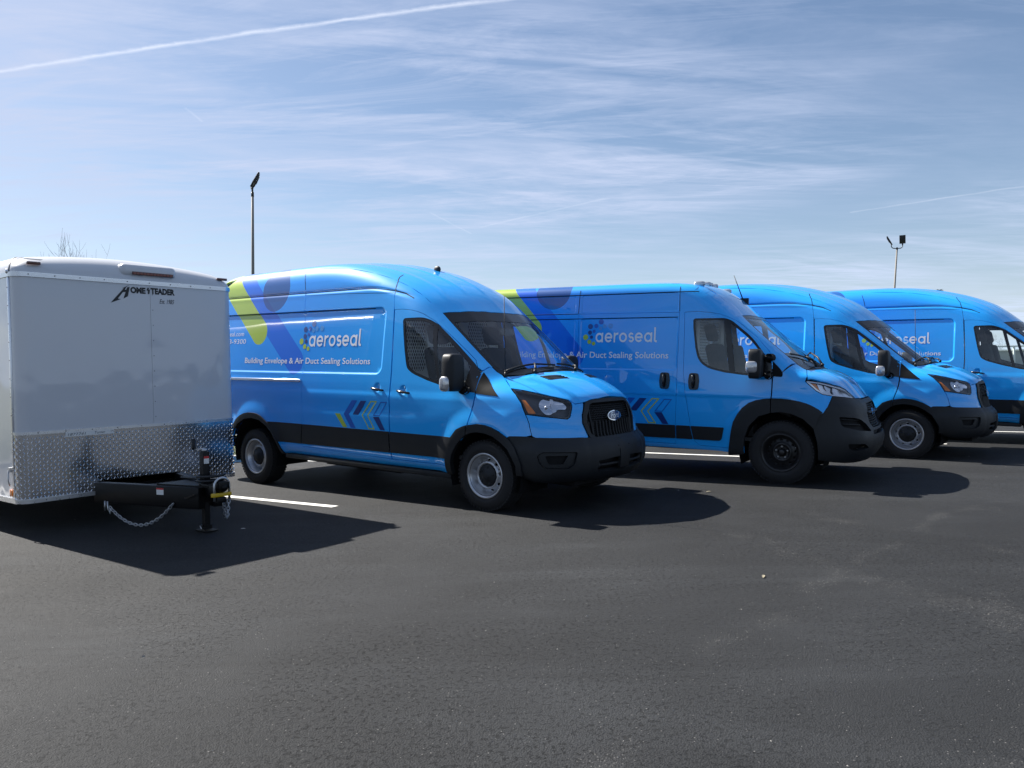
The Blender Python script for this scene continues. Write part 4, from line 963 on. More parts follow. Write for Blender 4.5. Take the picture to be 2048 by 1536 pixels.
    half = [(p[0], -p[1]) for p in roofline+wsL[:1]+top_edge]; roof = half+[(a, -b) for a, b in half[::-1] if abs(b) > 1e-6]
    Surf(B).patch('top', roof, h=.05, thick=.02, inner=1, emat=0).build('roof', [PAINT_P, LINER], root)
    rr = [(-(float(B.at('side', -5.06, z)[0][0, 1])), z) for z in (.40, .7, 1.2, 1.8, 2.1)]+[(.86, 2.28)]
    for sg in (-1, 1):
        s = Surf(B); s.patch('rear', [(sg*.004, .42)]+[(sg*a, b) for a, b in rr]+[(sg*.4, 2.32), (sg*.004, 2.33)], h=.12, thick=.02); s.build('rear_door', PAINT_P, root)
    fd = inset(door_top+front_up[1:]+[(-.112, .822)]+fl_in[:4][::-1]+[(-.415, .375)]+door_rear[::-1][:-1], .004)
    win = rnd([(-1.047, 1.886), (-1.03, 1.905), (-.664, 1.905), (-.59, 1.875), (-.518, 1.815), (-.345, 1.672), (-.21, 1.497), (-.12, 1.395), (-.118, 1.222), (-.30, 1.226), (-.442, 1.238), (-.646, 1.263), (-.833, 1.306), (-.93, 1.365), (-.98, 1.44), (-1.01, 1.56), (-1.041, 1.783)], [.03, .03, .06, .06, .1, .1, .06, .02, .02, .1, .1, .1, .1, .06, .06, .1, .1])
    wi = inset(win, .024)
    for sg, mi in ((-1, 0), (1, 1)):
        s = Surf(B); s.patch('side', fd, [win], h=.035, thick=.02, mirror=mi, inner=1, emat=0); door = s.build('front_door', [PAINT_P, CABIN], root)
        s = Surf(B); s.patch('side', inset(win, .001), [wi], h=.03, off=-.002, thick=.015, mirror=mi)
        s.patch('side', [(-.675, 1.885), (-.60, 1.875), (-.525, 1.245), (-.590, 1.255)], h=.06, off=-.001, thick=.012, mirror=mi)
        s.patch('side', [(-.235, 1.515), (-.16, 1.435), (-.112, 1.375), (-.108, 1.222), (-.25, 1.226)], h=.05, off=.004, thick=.012, mirror=mi); s.build('window_frame', TRIM, door)
        s = Surf(B); s.patch('side', inset(win, .012), h=.07, off=-.008, thick=0, mirror=mi); s.build('window', GLASS, door)
        for nm, hx, hz, par in (('door_handle', -1.013, 1.150, door),) + ((('door_handle', -1.375, 1.152, root),) if mi == 0 else ()):
            s = Surf(B); s.patch('side', rnd([(hx-.055, hz-.10), (hx+.055, hz-.10), (hx+.068, hz), (hx+.055, hz+.10), (hx-.055, hz+.10), (hx-.068, hz)], .03), h=.03, off=.008, thick=.008, mirror=mi); h = s.build(nm, TRIM, par)
            y = abs(float(B.at('side', hx, hz)[0][0, 1])); mb = MB(); mb.tube([(hx-.005, sg*(y+.008), hz-.075), (hx-.005, sg*(y+.035), hz-.05), (hx-.005, sg*(y+.04), hz), (hx-.005, sg*(y+.035), hz+.06), (hx-.005, sg*(y+.008), hz+.085)], [.012, .016, .017, .016, .012], 8); mb.build('grip', TRIM, h)
    s = Surf(B); s.patch('side', inset(slide, .004), h=.045, thick=.02, mirror=0, extra=XT); sl = s.build('sliding_door', PAINT_P, root)
    s = Surf(B); s.line('side', [(-2.55, 1.926), (-1.235, 1.926)], .009, mirror=0); s.build('door_groove', SHADOW, sl)
    # fender, bonnet, lamps
    hl = [(1.142, 1.177), (1.116, 1.190), (.977, 1.175), (.811, 1.135), (.70, 1.115), (.62, 1.085), (.56, 1.035), (.518, .981), (.70, .998), (.868, 1.014), (.975, 1.033), (1.041, 1.075)]
    shut = [(.222, -.735), (.228, -.77), (.245, -.86), (.262, -.94)]
    bl = conv(B, 'front', [(.902, .976), (.945, .90), (.988, .83), (1.061, .784)], 'side')
    fl_mid = [(.0, .90), (.194, .87), (.30, .80)]
    fen = conv(B, 'top', wsL[6:8]+shut, 'side')+conv(B, 'front', [hl[0], hl[11], hl[10], hl[9], (.885, 1.005)], 'side')+bl+fl_in[8:3:-1]+[(-.105, .849), (-.098, 1.216), (-.085, 1.28), (.008, 1.278)]
    Surf(B).patch('side', inset(fen, .003), h=.03, thick=.02, mirror=2).build('front_fender', PAINT_P, root)
    s = Surf(B); s.patch('side', rnd([(-.104, 1.40), (-.02, 1.315), (.012, 1.265), (.004, 1.222), (-.10, 1.228)], [.01, .02, .03, .02, .01]), h=.04, off=.005, thick=.012, mirror=2); s.build('sail_trim', SAILM, root)
    hl_top = conv(B, 'front', hl[:7], 'top'); lip = conv(B, 'front', [(.404, .970), (.25, .972), (.121, .974), (0, .975)], 'top')
    bh = [(.31, 0), (.295, -.40), (.26, -.62)]+shut+hl_top[1:]+conv(B, 'front', [(.50, .984)], 'top')+lip
    bon = bh+[(a, -b) for a, b in bh[::-1] if abs(b) > 1e-6]
    Surf(B).patch('top', inset(bon, .003), h=.03, thick=.02).build('hood', PAINT_P, root)
    for sg, mi in ((-1, 0), (1, 1)):
        s = Surf(B); s.patch('front', inset(hl, .004), h=.03, off=-.05, thick=-.05, mirror=mi); lamp = s.build('headlight', LAMPH, root)
        s = Surf(B); s.patch('front', inset(hl, .004), h=.04, off=-.001, thick=0, mirror=mi); s.build('lamp_lens', CLEAR, lamp)
        s = Surf(B); s.patch('front', rnd([(1.117, 1.160), (1.035, 1.151), (.981, 1.058), (1.041, 1.078)], .008), h=.03, off=-.014, thick=.02, mirror=mi); s.build('turn_signal', AMBER, lamp)
        for pl in ([(1.022, 1.152), (.955, 1.140), (.895, 1.040), (.970, 1.050)], [(.943, 1.136), (.852, 1.112), (.862, 1.032), (.888, 1.036)], [(.840, 1.110), (.72, 1.090), (.62, 1.04), (.575, 1.000), (.848, 1.026)]):
            c = np.mean(pl, axis=0)
            s = Surf(B); s.patch('front', rnd(pl, .012), h=.015, off=lambda a, z, c=c: -.016-.03*np.exp(-((a-c[0])/.06)**2-((z-c[1])/.04)**2), thick=.02, mirror=mi); s.build('reflector', REFLW, lamp)
        s = Surf(B); s.patch('front', rnd(inset(hl, .006), .004), [rnd(inset(hl, .022), .004)], h=.03, off=-.008, thick=.01, mirror=mi); s.build('lamp_bezel', REFLW, lamp)
    # bumper
    bt = [(0, .968), (.121, .968), (.404, .964), (.50, .974), (.576, .980), (.70, .992), (.868, 1.006), (.885, 1.000), (.902, .976), (.945, .90), (.988, .83), (1.061, .784), (1.075, .66), (1.04, .50), (1.02, .31), (.797, .305), (.457, .31), (0, .295)]
    gr_o = [(0, .925), (.33, .918), (.358, .895), (.42, .766), (.42, .69), (.365, .648), (0, .642)]
    intake = rnd([(.859, .79), (.70, .775), (.616, .753), (.525, .699), (.445, .612), (.664, .632), (.823, .675), (.845, .699)], .02)
    fogl = rnd([(.803, .501), (.635, .495), (.56, .452), (.732, .425), (.789, .445)], .015)
    slot = mirp([(0, .615), (.38, .618), (.41, .578), (0, .568)])
    mir = lambda p: [(-a, b) for a, b in p]
    def boff(a, z): a = np.abs(a); return .010+.018*sstep(.60, .53, z)*sstep(1.05, .9, a)+.010*sstep(.93, .90, z)*sstep(1.0, .9, a)
    s = Surf(B); s.patch('front', mirp(bt), [mirp(gr_o), intake, mir(intake), fogl, mir(fogl), slot], h=.03, off=boff, thick=.05); bp = s.build('bumper', PLASTIC, root)
    for i_, p in enumerate((intake, mir(intake), fogl, mir(fogl), slot)):
        s = Surf(B); s.patch('front', inset(p, -.004), h=.05, off=-.03, thick=0); s.build('air_intake', SHADOW, bp)
    for mi in (0, 1):
        for dz in (.0, .05):
            mb = MB(); aa = np.linspace(.60, .84, 8); P, _ = B.at('front', aa, .70+dz+(aa-.6)*.06, -.012); mb.tube(P.tolist(), .008, 6); mb.build('intake_slat', PLASTIC, bp, mirror=bool(mi))
    s = Surf(B); s.patch('front', inset(mirp(gr_o), -.005), h=.06, off=-.03, thick=0); gr = s.build('grille', SHADOW, root)
    mb = MB(); poly = np.array(mirp(gr_o))
    for zz in np.arange(.66, .92, .024):
        aa = np.arange(-.42, .421, .03); k = inside(poly, aa, np.full(len(aa), zz)); aa = aa[k]
        if len(aa) < 3: continue
        P, _ = B.at('front', aa, zz+.006*np.where(np.arange(len(aa)) % 2 == 0, 1, -1), -.004); mb.tube(P.tolist(), .0055, 4)
    gm = mb.build('grille_mesh', PLASTIC, gr, fix=False); gm['kind'] = 'stuff'
    mb = MB(); aa = np.linspace(-.40, .40, 15); P, _ = B.at('front', aa, np.full(15, .818), .002); mb.tube(P.tolist(), .034, 8, flat=.5); mb.build('grille_bar', PLASTIC, gr)
    V, F = font_tris('RAM', bold=.03); V = fit(V, -.235, .235, .784, .856); V = np.stack([-V[:, 0], V[:, 1]], -1); flat_print(B, 'grille_lettering', V, F, CHROME, gr, .030, 'front')
    # windscreen
    ws_h = [(-.505, 0), (-.515, -.25), (-.53, -.45)]+wsL+[(.245, -.40), (.25, 0)]; ws = ws_h+[(a, -b) for a, b in ws_h[::-1] if abs(b) > 1e-6]
    cut = np.array(inset(ws, .03)); cut[:, 0] = np.where(cut[:, 0] < -.3, cut[:, 0]+.02, cut[:, 0]-.05)
    s = Surf(B); s.patch('top', inset(ws, .004), [cut], h=.04, off=-.003, thick=.008); s.build('windscreen_frame', TRIM, root)
    s = Surf(B); s.patch('top', inset(ws, .012), h=.07, off=-.006, thick=0); s.build('windscreen', SCREEN, root)
    ch = [(.25, 0), (.245, -.40), (.225, -.72), (.258, -.63), (.295, -.40), (.311, 0)]; ch = ch+[(a, -b) for a, b in ch[::-1] if abs(b) > 1e-6]
    Surf(B).patch('top', ch, h=.05, off=-.008, thick=0).build('cowl', PLASTIC, root)
    wiper(root, B, (.02, -.70), (.19, -.02), (.24, -.30)); wiper(root, B, (.10, -.02), (.02, .60), (.25, .10))
    for sg in (-1, 1):
        m = make_mirror(root, (-.27, -1.15, 1.37), (.17, .20, .34), (-.12, 1.00, 1.34), True, 1 if sg < 0 else -1, PLASTIC); q = sg
        mb = MB(); mb.ellipsoid((-.285, q*1.24, 1.335), .065, .028, .066, 16, p=.5); mb.build('turn_signal', CLEARL, m)
    P, n = B.at('top', [-.80], [.42], 0.); b0 = P[0]; mb = MB(); mb.box(b0[0]-.05, b0[0]+.07, b0[1]-.02, b0[1]+.02, b0[2]-.06, b0[2]+.03); mb.tube([b0.tolist(), (b0+np.array([-.13, 0, .34])).tolist()], [.009, .004], 6); mb.build('aerial', PLASTIC, root)
    for y in (-.62, -.16, 0, .16, .62):
        P, n = B.at('top', [-1.06-.10*(1-abs(y)*1.2)], [y], 0.); mb = MB(); mb.ellipsoid((P[0]+n[0]*.012).tolist(), .075, .032, .036, 14, p=.7); mb.build('marker_light', CLEARL, root)
    # lower trim
    for poly in ([(-2.563, .616), (-1.234, .617), (-1.231, .455), (-2.568, .450)], [(-3.50, .615), (-2.573, .616), (-2.577, .450), (-3.53, .446)], [(-1.224, .617), (-1.053, .617), (-1.015, .456), (-1.22, .455)], [(-1.043, .617), (-.641, .617), (-.647, .585), (-.668, .475), (-.69, .456), (-1.008, .456)]):
        s = Surf(B); s.patch('side', rnd(inset(poly, .001), .012), h=.05, off=.010, thick=.016, mirror=2); s.build('rub_strip', PLASTIC, root)
    fo = [(-.590, .31), (-.554, .588), (-.530, .69), (-.486, .777), (-.43, .855), (-.356, .916), (-.275, .950), (-.189, .971), (-.114, .978)]
    fo2 = [(-.104, .979), (.004, .980), (.10, .970), (.194, .950), (.265, .928), (.331, .898), (.39, .866), (.432, .834), (.40, .79), (.375, .71)]
    Surf(B).patch('side', fo+[(-.115, .812)]+fl_in[3::-1], h=.03, off=.016, thick=.05, mirror=2).build('wheel_arch_trim', PLASTIC, root)
    Surf(B).patch('side', fo2+fl_in[8:4:-1]+[(-.105, .815)], h=.03, off=.016, thick=.05, mirror=2).build('wheel_arch_trim', PLASTIC, root)
    ro = [(-4.64, .34), (-4.62, .45), (-4.56, .60), (-4.45, .72), (-4.28, .80), (-4.04, .83), (-3.80, .80), (-3.62, .72), (-3.50, .60), (-3.44, .45), (-3.42, .33)]
    Surf(B).patch('side', ro+r_arch, h=.04, off=.014, thick=.05, mirror=2).build('wheel_arch_trim', PLASTIC, root)
    mb = MB(); mb.box(-4.9, -.5, -.80, .80, .34, .40); mb.box(-.5, .6, -.55, .55, .28, .5); mb.tube([(-4.04, -.8, .24), (-4.04, .8, .24)], .05, 8); mb.build('underbody', SHADOW, root)
    well(root, 0, .36, .47, .99, .5); well(root, -4.04, .28, .46, .99, .52)
    make_cabin(B, root, -1.19, .06, 2.05, -.80, 1.24)
    for x, z, a in ((0, .360, .1), (-4.04, .360-4.04*.033, .5)):
        for y in (-.88, .88): make_wheel(root, x, y, z, .364, .205, 'p', a)
    dots = [(-2.460, 1.688, .036, P_LIME), (-2.406, 1.629, .028, P_LIME), (-2.346, 1.607, .024, P_LIME), (-2.398, 1.826, .034, P_SLATE), (-2.401, 1.748, .028, P_NAVY), (-2.378, 1.689, .022, P_NAVY),
            (-2.316, 1.833, .028, P_BLUE), (-2.344, 1.764, .021, P_BLUE), (-2.250, 1.884, .034, P_BLUE), (-2.256, 1.801, .024, P_SKY), (-2.200, 1.827, .027, P_SKY), (-2.120, 1.830, .032, P_SKY)]
    T = [(-2.158, .86), (-1.3, 1.017)]
    def mv(p): return [(-1.693+(a+1.722)*1.0, .931+(b-1.017)*1.005) for a, b in p]
    chev = [(mv(p), m, w) for p, m, w in (([(-2.158, .86), (-2.071, .861), (-1.957, .711), (-2.028, .711)], P_LIME, 0), ([(-1.867, 1.017), (-1.778, 1.017), (-1.918, .860), (-1.816, .711), (-1.897, .711), (-2.008, .860)], P_BLUE, 0),
            ([(-1.722, 1.017), (-1.631, 1.017), (-1.764, .859), (-1.857, .859)], P_NAVY, 0), ([(-1.562, 1.020), (-1.462, 1.020), (-1.606, .858), (-1.505, .711), (-1.605, .711), (-1.708, .858)], P_LIME, .013),
            ([(-1.405, 1.015), (-1.306, 1.015), (-1.425, .859), (-1.530, .859)], P_BLUE, .010), ([(-1.529, .848), (-1.436, .852), (-1.348, .711), (-1.424, .711)], P_NAVY, 0))]
    lettering(B, root, -2.320, 1.622, (.1045, .122), dots, (-3.547, -1.341, 1.398, 1.503), chev, [('aeroseal.com', (-4.19, -3.62, 1.775, 1.835)), ('8-9300', (-3.95, -3.565, 1.676, 1.737))])
    return root
# ---------------------------------------------------------------- enclosed cargo trailer
WHITE = mat('white_trailer_skin', (.60, .61, .63), .3, coat=1.0, coat_r=.07, spec=.3, noise=.02, nscale=3)
_t = WHITE.node_tree; _c = N(_t, 'ShaderNodeTexCoord'); _n = N(_t, 'ShaderNodeTexNoise', ins={'Scale': 1.6, 'Detail': 2}); _t.links.new(_c.outputs['Object'], _n.inputs['Vector'])
_b = N(_t, 'ShaderNodeBump', ins={'Strength': .5, 'Distance': .035}); _t.links.new(_n.outputs[0], _b.inputs['Height']); _t.links.new(_b.outputs[0], _t.nodes['Principled BSDF'].inputs['Coat Normal'])
CAPW = mat('white_moulded_cap', (.62, .63, .64), .28, coat=.3, noise=.02, nscale=5)
ALU = mat('aluminium_trim', (.66, .67, .69), .28, metal=.9, noise=.08, nscale=14)
PLATE = mat('tread_plate_metal', (.80, .81, .83), .13, metal=1., noise=.05, nscale=7)
BLKPNT = mat('black_frame_paint', (.003, .003, .0035), .45, spec=.25)
GALV = mat('galvanised_steel', (.50, .51, .52), .38, metal=.85)
YEL = mat('yellow_lock_paint', (.62, .40, .01), .4)
GASK = mat('grey_gasket', (.10, .105, .115), .5)
INK = mat('black_print', (.008, .009, .010), .45)
LEDR = mat('dark_amber_lamp', (.09, .018, .008), .25, coat=.6)
def make_trailer():
    T = empty('cargo_trailer'); HW, RC = 1.05, .10
    def plan(inset_=0., rc=RC, back=-.11, n=10):                   # U-shaped outline from right side round the front to the left side
        h = HW-inset_; x = -inset_
        pts = [(back, -h)]+[(x-rc+rc*math.sin(t), -h+rc-rc*math.cos(t)) for t in np.linspace(0, math.pi/2, n)]
        m = [(a, -b) for a, b in pts[::-1]]
        return pts, m
    def skin(name, pts, z0, z1, m, off=0., th=.004, nz=2, zf=None, parent=T):
        P = np.array(pts); d = np.gradient(P, axis=0); d /= np.maximum(np.linalg.norm(d, axis=1, keepdims=True), 1e-9); nn = np.stack([d[:, 1], -d[:, 0]], -1)
        A, B_ = P+nn*off, P+nn*(off-th); n = len(P); mb = MB()
        lo = zf if zf else (lambda a: z0)
        for Q, fl in ((A, 0), (B_, 1)):
            V = []
            for k in range(nz):
                V += [(q[0], q[1], lo(q)+(z1-lo(q))*k/(nz-1)) for q in Q]
            mb.add(V, [((k*n+i, k*n+i+1, (k+1)*n+i+1, (k+1)*n+i) if not fl else (k*n+i, (k+1)*n+i, (k+1)*n+i+1, k*n+i+1)) for k in range(nz-1) for i in range(n-1)], 0, True)
        V = [(*A[0], lo(A[0])), (*B_[0], lo(B_[0])), (*B_[0], z1), (*A[0], z1), (*A[-1], lo(A[-1])), (*B_[-1], lo(B_[-1])), (*B_[-1], z1), (*A[-1], z1)]; mb.add(V, [(0, 1, 2, 3), (4, 7, 6, 5)])
        mb.add([(*q, z1) for q in A]+[(*q, z1) for q in B_], [(i, i+1, n+i+1, n+i) for i in range(n-1)])
        mb.add([(*q, lo(q)) for q in A]+[(*q, lo(q)) for q in B_], [(i, n+i, n+i+1, i+1) for i in range(n-1)])
        return mb.build(name, m, parent, fix=False)
    r, l = plan(); SEAM = .148
    line = lambda y0, y1, n=14: [(0., y0+(y1-y0)*k/(n-1)) for k in range(n)]
    fr_r = r+line(-.95, SEAM)[1:]; fr_l = line(SEAM+.0015, .95)[:-1]+l
    pr = skin('front_panel', fr_r, .89, 2.285, WHITE); pl = skin('front_panel', fr_l, .89, 2.285, WHITE, off=.002)
    # stone guard: sheet with raised lugs, cut out over the drawbar
    full = r+line(-.95, .95, 60)[1:-1]+l
    cut = lambda q: .315+.095*float(sstep(.44, .40, abs(q[1]-.0)))*(q[0] > -.02)
    g = skin('stone_guard', full, .315, .895, PLATE, off=.006, nz=2, zf=cut)
    P = np.array(full); seg = np.hypot(*np.diff(P, axis=0).T); S = np.concatenate([[0], np.cumsum(seg)]); mb = MB()
    pitch = .0305; row = 0
    for zi in range(int(.575/pitch)):
        for si in range(int(S[-1]/pitch)):
            s_ = (si+.5)*pitch; z = .334+zi*pitch
            x = np.interp(s_, S, P[:, 0]); y = np.interp(s_, S, P[:, 1])
            if z < cut((x, y))+.012: continue
            i = min(int(np.searchsorted(S, s_)), len(P)-1); d = P[i]-P[i-1]; d /= np.linalg.norm(d); nrm = np.array([d[1], -d[0], 0]); tt = np.array([d[0], d[1], 0]); c = np.array([x, y, z])+nrm*.006
            sg = 1 if (si+zi) % 2 else -1; ax = tt*.62+np.array([0, 0, sg*.78]); ay = np.cross(nrm, ax); L_, W_ = .0138, .0038
            V = [c-ax*L_, c-ax*L_*.55-ay*W_, c+ax*L_*.55-ay*W_, c+ax*L_, c+ax*L_*.55+ay*W_, c-ax*L_*.55+ay*W_, c-ax*L_*.5+nrm*.0048, c+ax*L_*.5+nrm*.0048]
            mb.add(V, [(0, 1, 6), (1, 2, 7, 6), (2, 3, 7), (3, 4, 7), (4, 5, 6, 7), (5, 0, 6)], 0, False)
    lug = mb.build('tread_lugs', PLATE, g, fix=False); lug['kind'] = 'stuff'
    # trims
    wide = lambda a, b, z0, z1, o, nm, th=.008: skin(nm, full, z0, z1, ALU, off=o, th=th)
    t0 = wide(0, 0, .285, .322, .014, 'bottom_trim', .02); t1_ = wide(0, 0, .886, .912, .011, 'middle_trim'); t2 = wide(0, 0, 2.272, 2.312, .012, 'upper_trim')
    for zz in (2.282, 2.290, 2.300): skin('trim_ridge', full, zz, zz+.004, ALU, off=.0145, th=.003, parent=t2)
    def screws(pts, parent, r_=.0055):
        mb = MB()
        for x, y, z, nx, ny in pts: mb.lathe([(r_, 0), (r_*.8, .003), (0, .0042)], lambda a, b, w: (x+nx*w-ny*a, y+ny*w+nx*a, z+b), 8)
        s = mb.build('screws', GASK, parent, fix=False); s['kind'] = 'stuff'; return s
    ys = np.linspace(-.94, 1.0, 10)
    screws([(.0145, y, 2.292, 1, 0) for y in ys if abs(y) < .95], t2); screws([(.0115, y, .899, 1, 0) for y in np.linspace(-.9, .94, 9)], t1_); screws([(.0145, y, .303, 1, 0) for y in np.linspace(-.85, .9, 7)], t0)
    screws([(.002, SEAM+.022, z, 1, 0) for z in np.arange(.98, 2.2, .15)], pl, .0045)
    # moulded roof cap
    def crown(y): return .085*(1-(y/1.05)**2)
    n_t = 9; V = []; rings = []
    for k in range(n_t):
        t = math.pi/2*k/(n_t-1); ins = .27*(1-math.cos(t)); a, b = plan(ins*.62, RC+ins*.35, back=-.11, n=10)
        x_in = .34*(1-math.cos(t))
        ring = a+[(-.62*ins, y) for y in np.linspace(-(HW-ins*.62-RC-ins*.35), HW-ins*.62-RC-ins*.35, 24)[1:-1]]+b
        # front leans back further than the sides
        ring = [((x-(x_in-.62*ins)*float(sstep(-.13, -.02, x+.62*ins)) if True else x), y) for x, y in ring]
        rings.append([(x if i not in (0, len(ring)-1) else -.45, y, 2.308+.145*math.sin(t)+crown(y)*math.sin(t)) for i, (x, y) in enumerate(ring)])
    n = len(rings[0]); mb = MB(); V = [p for q in rings for p in q]
    mb.add(V, [(k*n+i, k*n+i+1, (k+1)*n+i+1, (k+1)*n+i) for k in range(n_t-1) for i in range(n-1)], 0, True)
    mb.add(rings[-1], [tuple(range(n))], 0, False)
    cap = mb.build('roof_cap', CAPW, T); cap.data.set_sharp_from_angle(angle=R(50))
    # boss over the centre lamp
    mb = MB(); mb.box(-.20, .012, -.13, .43, 2.345, 2.47); boss = mb.build('lamp_boss', CAPW, cap, bevel=.05, seg=4)
    mb = MB(); mb.box(.010, .022, -.03, .385, 2.362, 2.394); m_ = mb.build('identification_lamp', LEDR, cap, bevel=.005)
    mb = MB()
    for k in range(12): mb.box(.0221, .0235, -.018+k*.033, -.018+k*.033+.022, 2.368, 2.388)
    q = mb.build('lamp_cells', mat('lamp_cell', (.22, .05, .03), .3), m_, fix=False); q['kind'] = 'stuff'
    for yc in (-.885, .95):
        mb = MB(); x0 = -.012 if abs(yc) < .9 else -.03; mb.box(x0-.02, x0+.014, yc-.055, yc+.055, 2.382, 2.408); mb.build('clearance_lamp', LEDR, cap, bevel=.006)
    mb = MB(); mb.box(-.05, .004, -.10, .35, 2.43, 2.436); mb.build('moulding_ridge', CAPW, cap)
    mb = MB()
    for yc in (-.885,): mb.box(-.05, .001, yc-.07, yc+.07, 2.428, 2.432)
    mb.build('moulding_ridge', CAPW, cap)
    # side walls, roof, rear
    for sg in (-1, 1):
        mb = MB(); mb.box(-4.3, -.112, sg*HW-.002, sg*HW+.002, .33, 2.285); w = mb.build('side_panel', WHITE, T)
        mb = MB(); mb.box(-4.3, -.10, sg*HW-.012, sg*HW+.012, .285, .33); mb.build('side_bottom_trim', ALU, w)
        mb = MB(); mb.box(-4.3, -.10, sg*HW-.012, sg*HW+.012, 2.272, 2.312); mb.build('side_top_trim', ALU, w)
        mb = MB(); mb.box(-.128, -.098, sg*HW-.013, sg*HW+.013, .334, 2.268); cp = mb.build('corner_post', ALU, w, bevel=.006)
        screws([(-.113, sg*(HW+.013), z, 0, sg) for z in np.arange(.42, 2.25, .16)], cp)
        V = []; arc_ = []
        mb = MB(); pts = [(q[1][0], sg*abs(q[1][1]), q[1][2]) for q in rings]
        mb.tube(pts, .007, 6); mb.build('cap_joint', GASK, cap)
        mb = MB(); mb.ellipsoid((-.113, sg*(HW+.01), 2.318), .016, .016, .022, 10); mb.build('corner_bolt', ALU, w)
    mb = MB(); sec = [(y*(HW-.168)/1.05 if False else y, 2.453+crown(y)) for y in np.linspace(-.882, .882, 20)]
    mb.prism(sec+[(.882, 2.42), (-.882, 2.42)], lambda u, v, w: (-4.3+w, u, v), 3.9, smooth=False)
    for sg in (-1, 1):
        cv = [(sg*(HW-.167*(1-math.cos(t))), 2.31+(.143+crown(HW-.167*(1-math.cos(t))))*math.sin(t)) for t in np.linspace(0, math.pi/2, 8)]
        V = [(x, y, z) for x in (-4.3, -.40) for y, z in cv]; mb.add(V, [(i, i+1, 8+i+1, 8+i) for i in range(7)], 0, True)
    mb.build('roof', CAPW, T)
    mb = MB(); mb.box(-4.31, -4.29, -1.04, 1.04, .34, 2.45); mb.build('rear_door', WHITE, T)
    mb = MB(); mb.box(-4.25, -.12, -1.0, 1.0, .30, .335); mb.build('floor_frame', BLKPNT, T)
    # side details
    mb = MB(); mb.box(-.20, -.145, -HW-.016, -HW-.004, .345, .405); mb.build('side_reflector', AMBER, T, bevel=.004)
    mb = MB(); mb.box(-.19, -.15, -HW-.03, -HW, .56, .60); mb.tube([(-.17, -HW-.03, .58), (-.165, -HW-.035, .48), (-.172, -HW-.02, .44)], .006, 6); mb.build('door_latch', GALV, T)
    for x in (-2.35, -3.15):
        for sg in (-1, 1):
            w = empty('wheel', (x, sg*.93, .34)); w.parent = T; fr = lambda a, b, q: (a, sg*q, b)
            mb = MB(); mb.lathe([(.19, -.09), (.21, -.10), (.30, -.10), (.335, -.075), (.34, 0), (.335, .075), (.30, .10), (.21, .10), (.19, .09)], fr, 36); mb.build('tyre', RUBBER, w)
            mb = MB(); mb.lathe([(.195, .09), (.18, .06), (.12, .05), (.08, .075), (0, .08)], fr, 30); mb.build('rim', STEEL, w)
    for sg in (-1, 1):
        mb = MB(); mb.prism([(-3.62, .36), (-3.5, .72), (-2.0, .72), (-1.88, .36), (-1.93, .36), (-2.04, .68), (-3.46, .68), (-3.57, .36)], lambda u, v, w: (u, sg*(1.03+w), v), .12); mb.build('mudguard', PLATE, T)
    # print
    def prn(V, F, nm, par, x, m=INK):
        V3 = [(x, a, b) for a, b in V]; F2 = []
        for f in F:
            a, b, c = (np.array(V3[i]) for i in f[:3]); F2.append(list(f) if np.cross(b-a, c-a)[0] > 0 else list(f)[::-1])
        me = bpy.data.meshes.new(nm); me.from_pydata(V3, [], F2); me.update(); return link(nm, me, m, par)
    Hh = [(-.052, 2.264), (-.124, 2.225), (-.109, 2.226), (-.236, 2.081), (-.138, 2.121), (-.166, 2.125), (-.118, 2.188), (-.092, 2.192), (-.114, 2.127), (-.070, 2.152), (-.051, 2.244), (-.075, 2.238), (-.086, 2.213), (-.098, 2.213), (-.083, 2.241)]
    def poly(P_): Vp, Fp = tri2d(P_, [], .05); return Vp, Fp.tolist()
    V, F = poly(Hh); prn(V, F, 'lettering', pr, .0024)
    V, F = font_tris('OME', bold=.055); prn(fit(V, -.046, .103, 2.184, 2.246), F, 'lettering', pr, .0024)
    V, F = poly([(.140, 2.247), (.122, 2.247), (.112, 2.219), (.128, 2.216), (.124, 2.186), (.139, 2.186), (.146, 2.230), (.130, 2.231)]); prn(V, F, 'lettering', pl, .0046)
    V, F = font_tris('TEADER', bold=.055); prn(fit(V, .152, .400, 2.186, 2.248), F, 'lettering', pl, .0046)
    V, F = font_tris('Est. 1985', shear=.35); prn(fit(V, .240, .393, 2.098, 2.142), F, 'lettering', pl, .0046)
    # tape strip with handwriting on the middle trim
    mb = MB(); mb.box(.0122, .0128, -.675, -.244, .846, .888); tp = mb.build('tape_strip', PAPER, t1_)
    V, F = font_tris('1877741', shear=.2); prn(fit(V, -.655, -.50, .852, .876), F, 'handwriting', tp, .0131)
    V, F = font_tris('Turner', shear=.2); prn(fit(V, -.42, -.325, .855, .880), F, 'handwriting', tp, .0131)
    V, F = font_tris('L4', shear=.2); prn(fit(V, -.275, -.252, .866, .882), F, 'handwriting', tp, .0131)
    # drawbar
    for sg in (-1, 1):
        a = np.array([-.02, sg*.40]); b = np.array([1.23, sg*.075]); d = (b-a)/np.linalg.norm(b-a); nn = np.array([-d[1], d[0]])*.04; c0, c1 = .215, .402
        mb = MB(); q = [a-nn, b-nn, b+nn, a+nn]; mb.add([(*p, c0) for p in q]+[(*p, c1) for p in q], [(3, 2, 1, 0), (4, 5, 6, 7), (0, 1, 5, 4), (1, 2, 6, 5), (2, 3, 7, 6), (3, 0, 4, 7)])
        bm_ = mb.build('drawbar_beam', BLKPNT, T, bevel=.008)
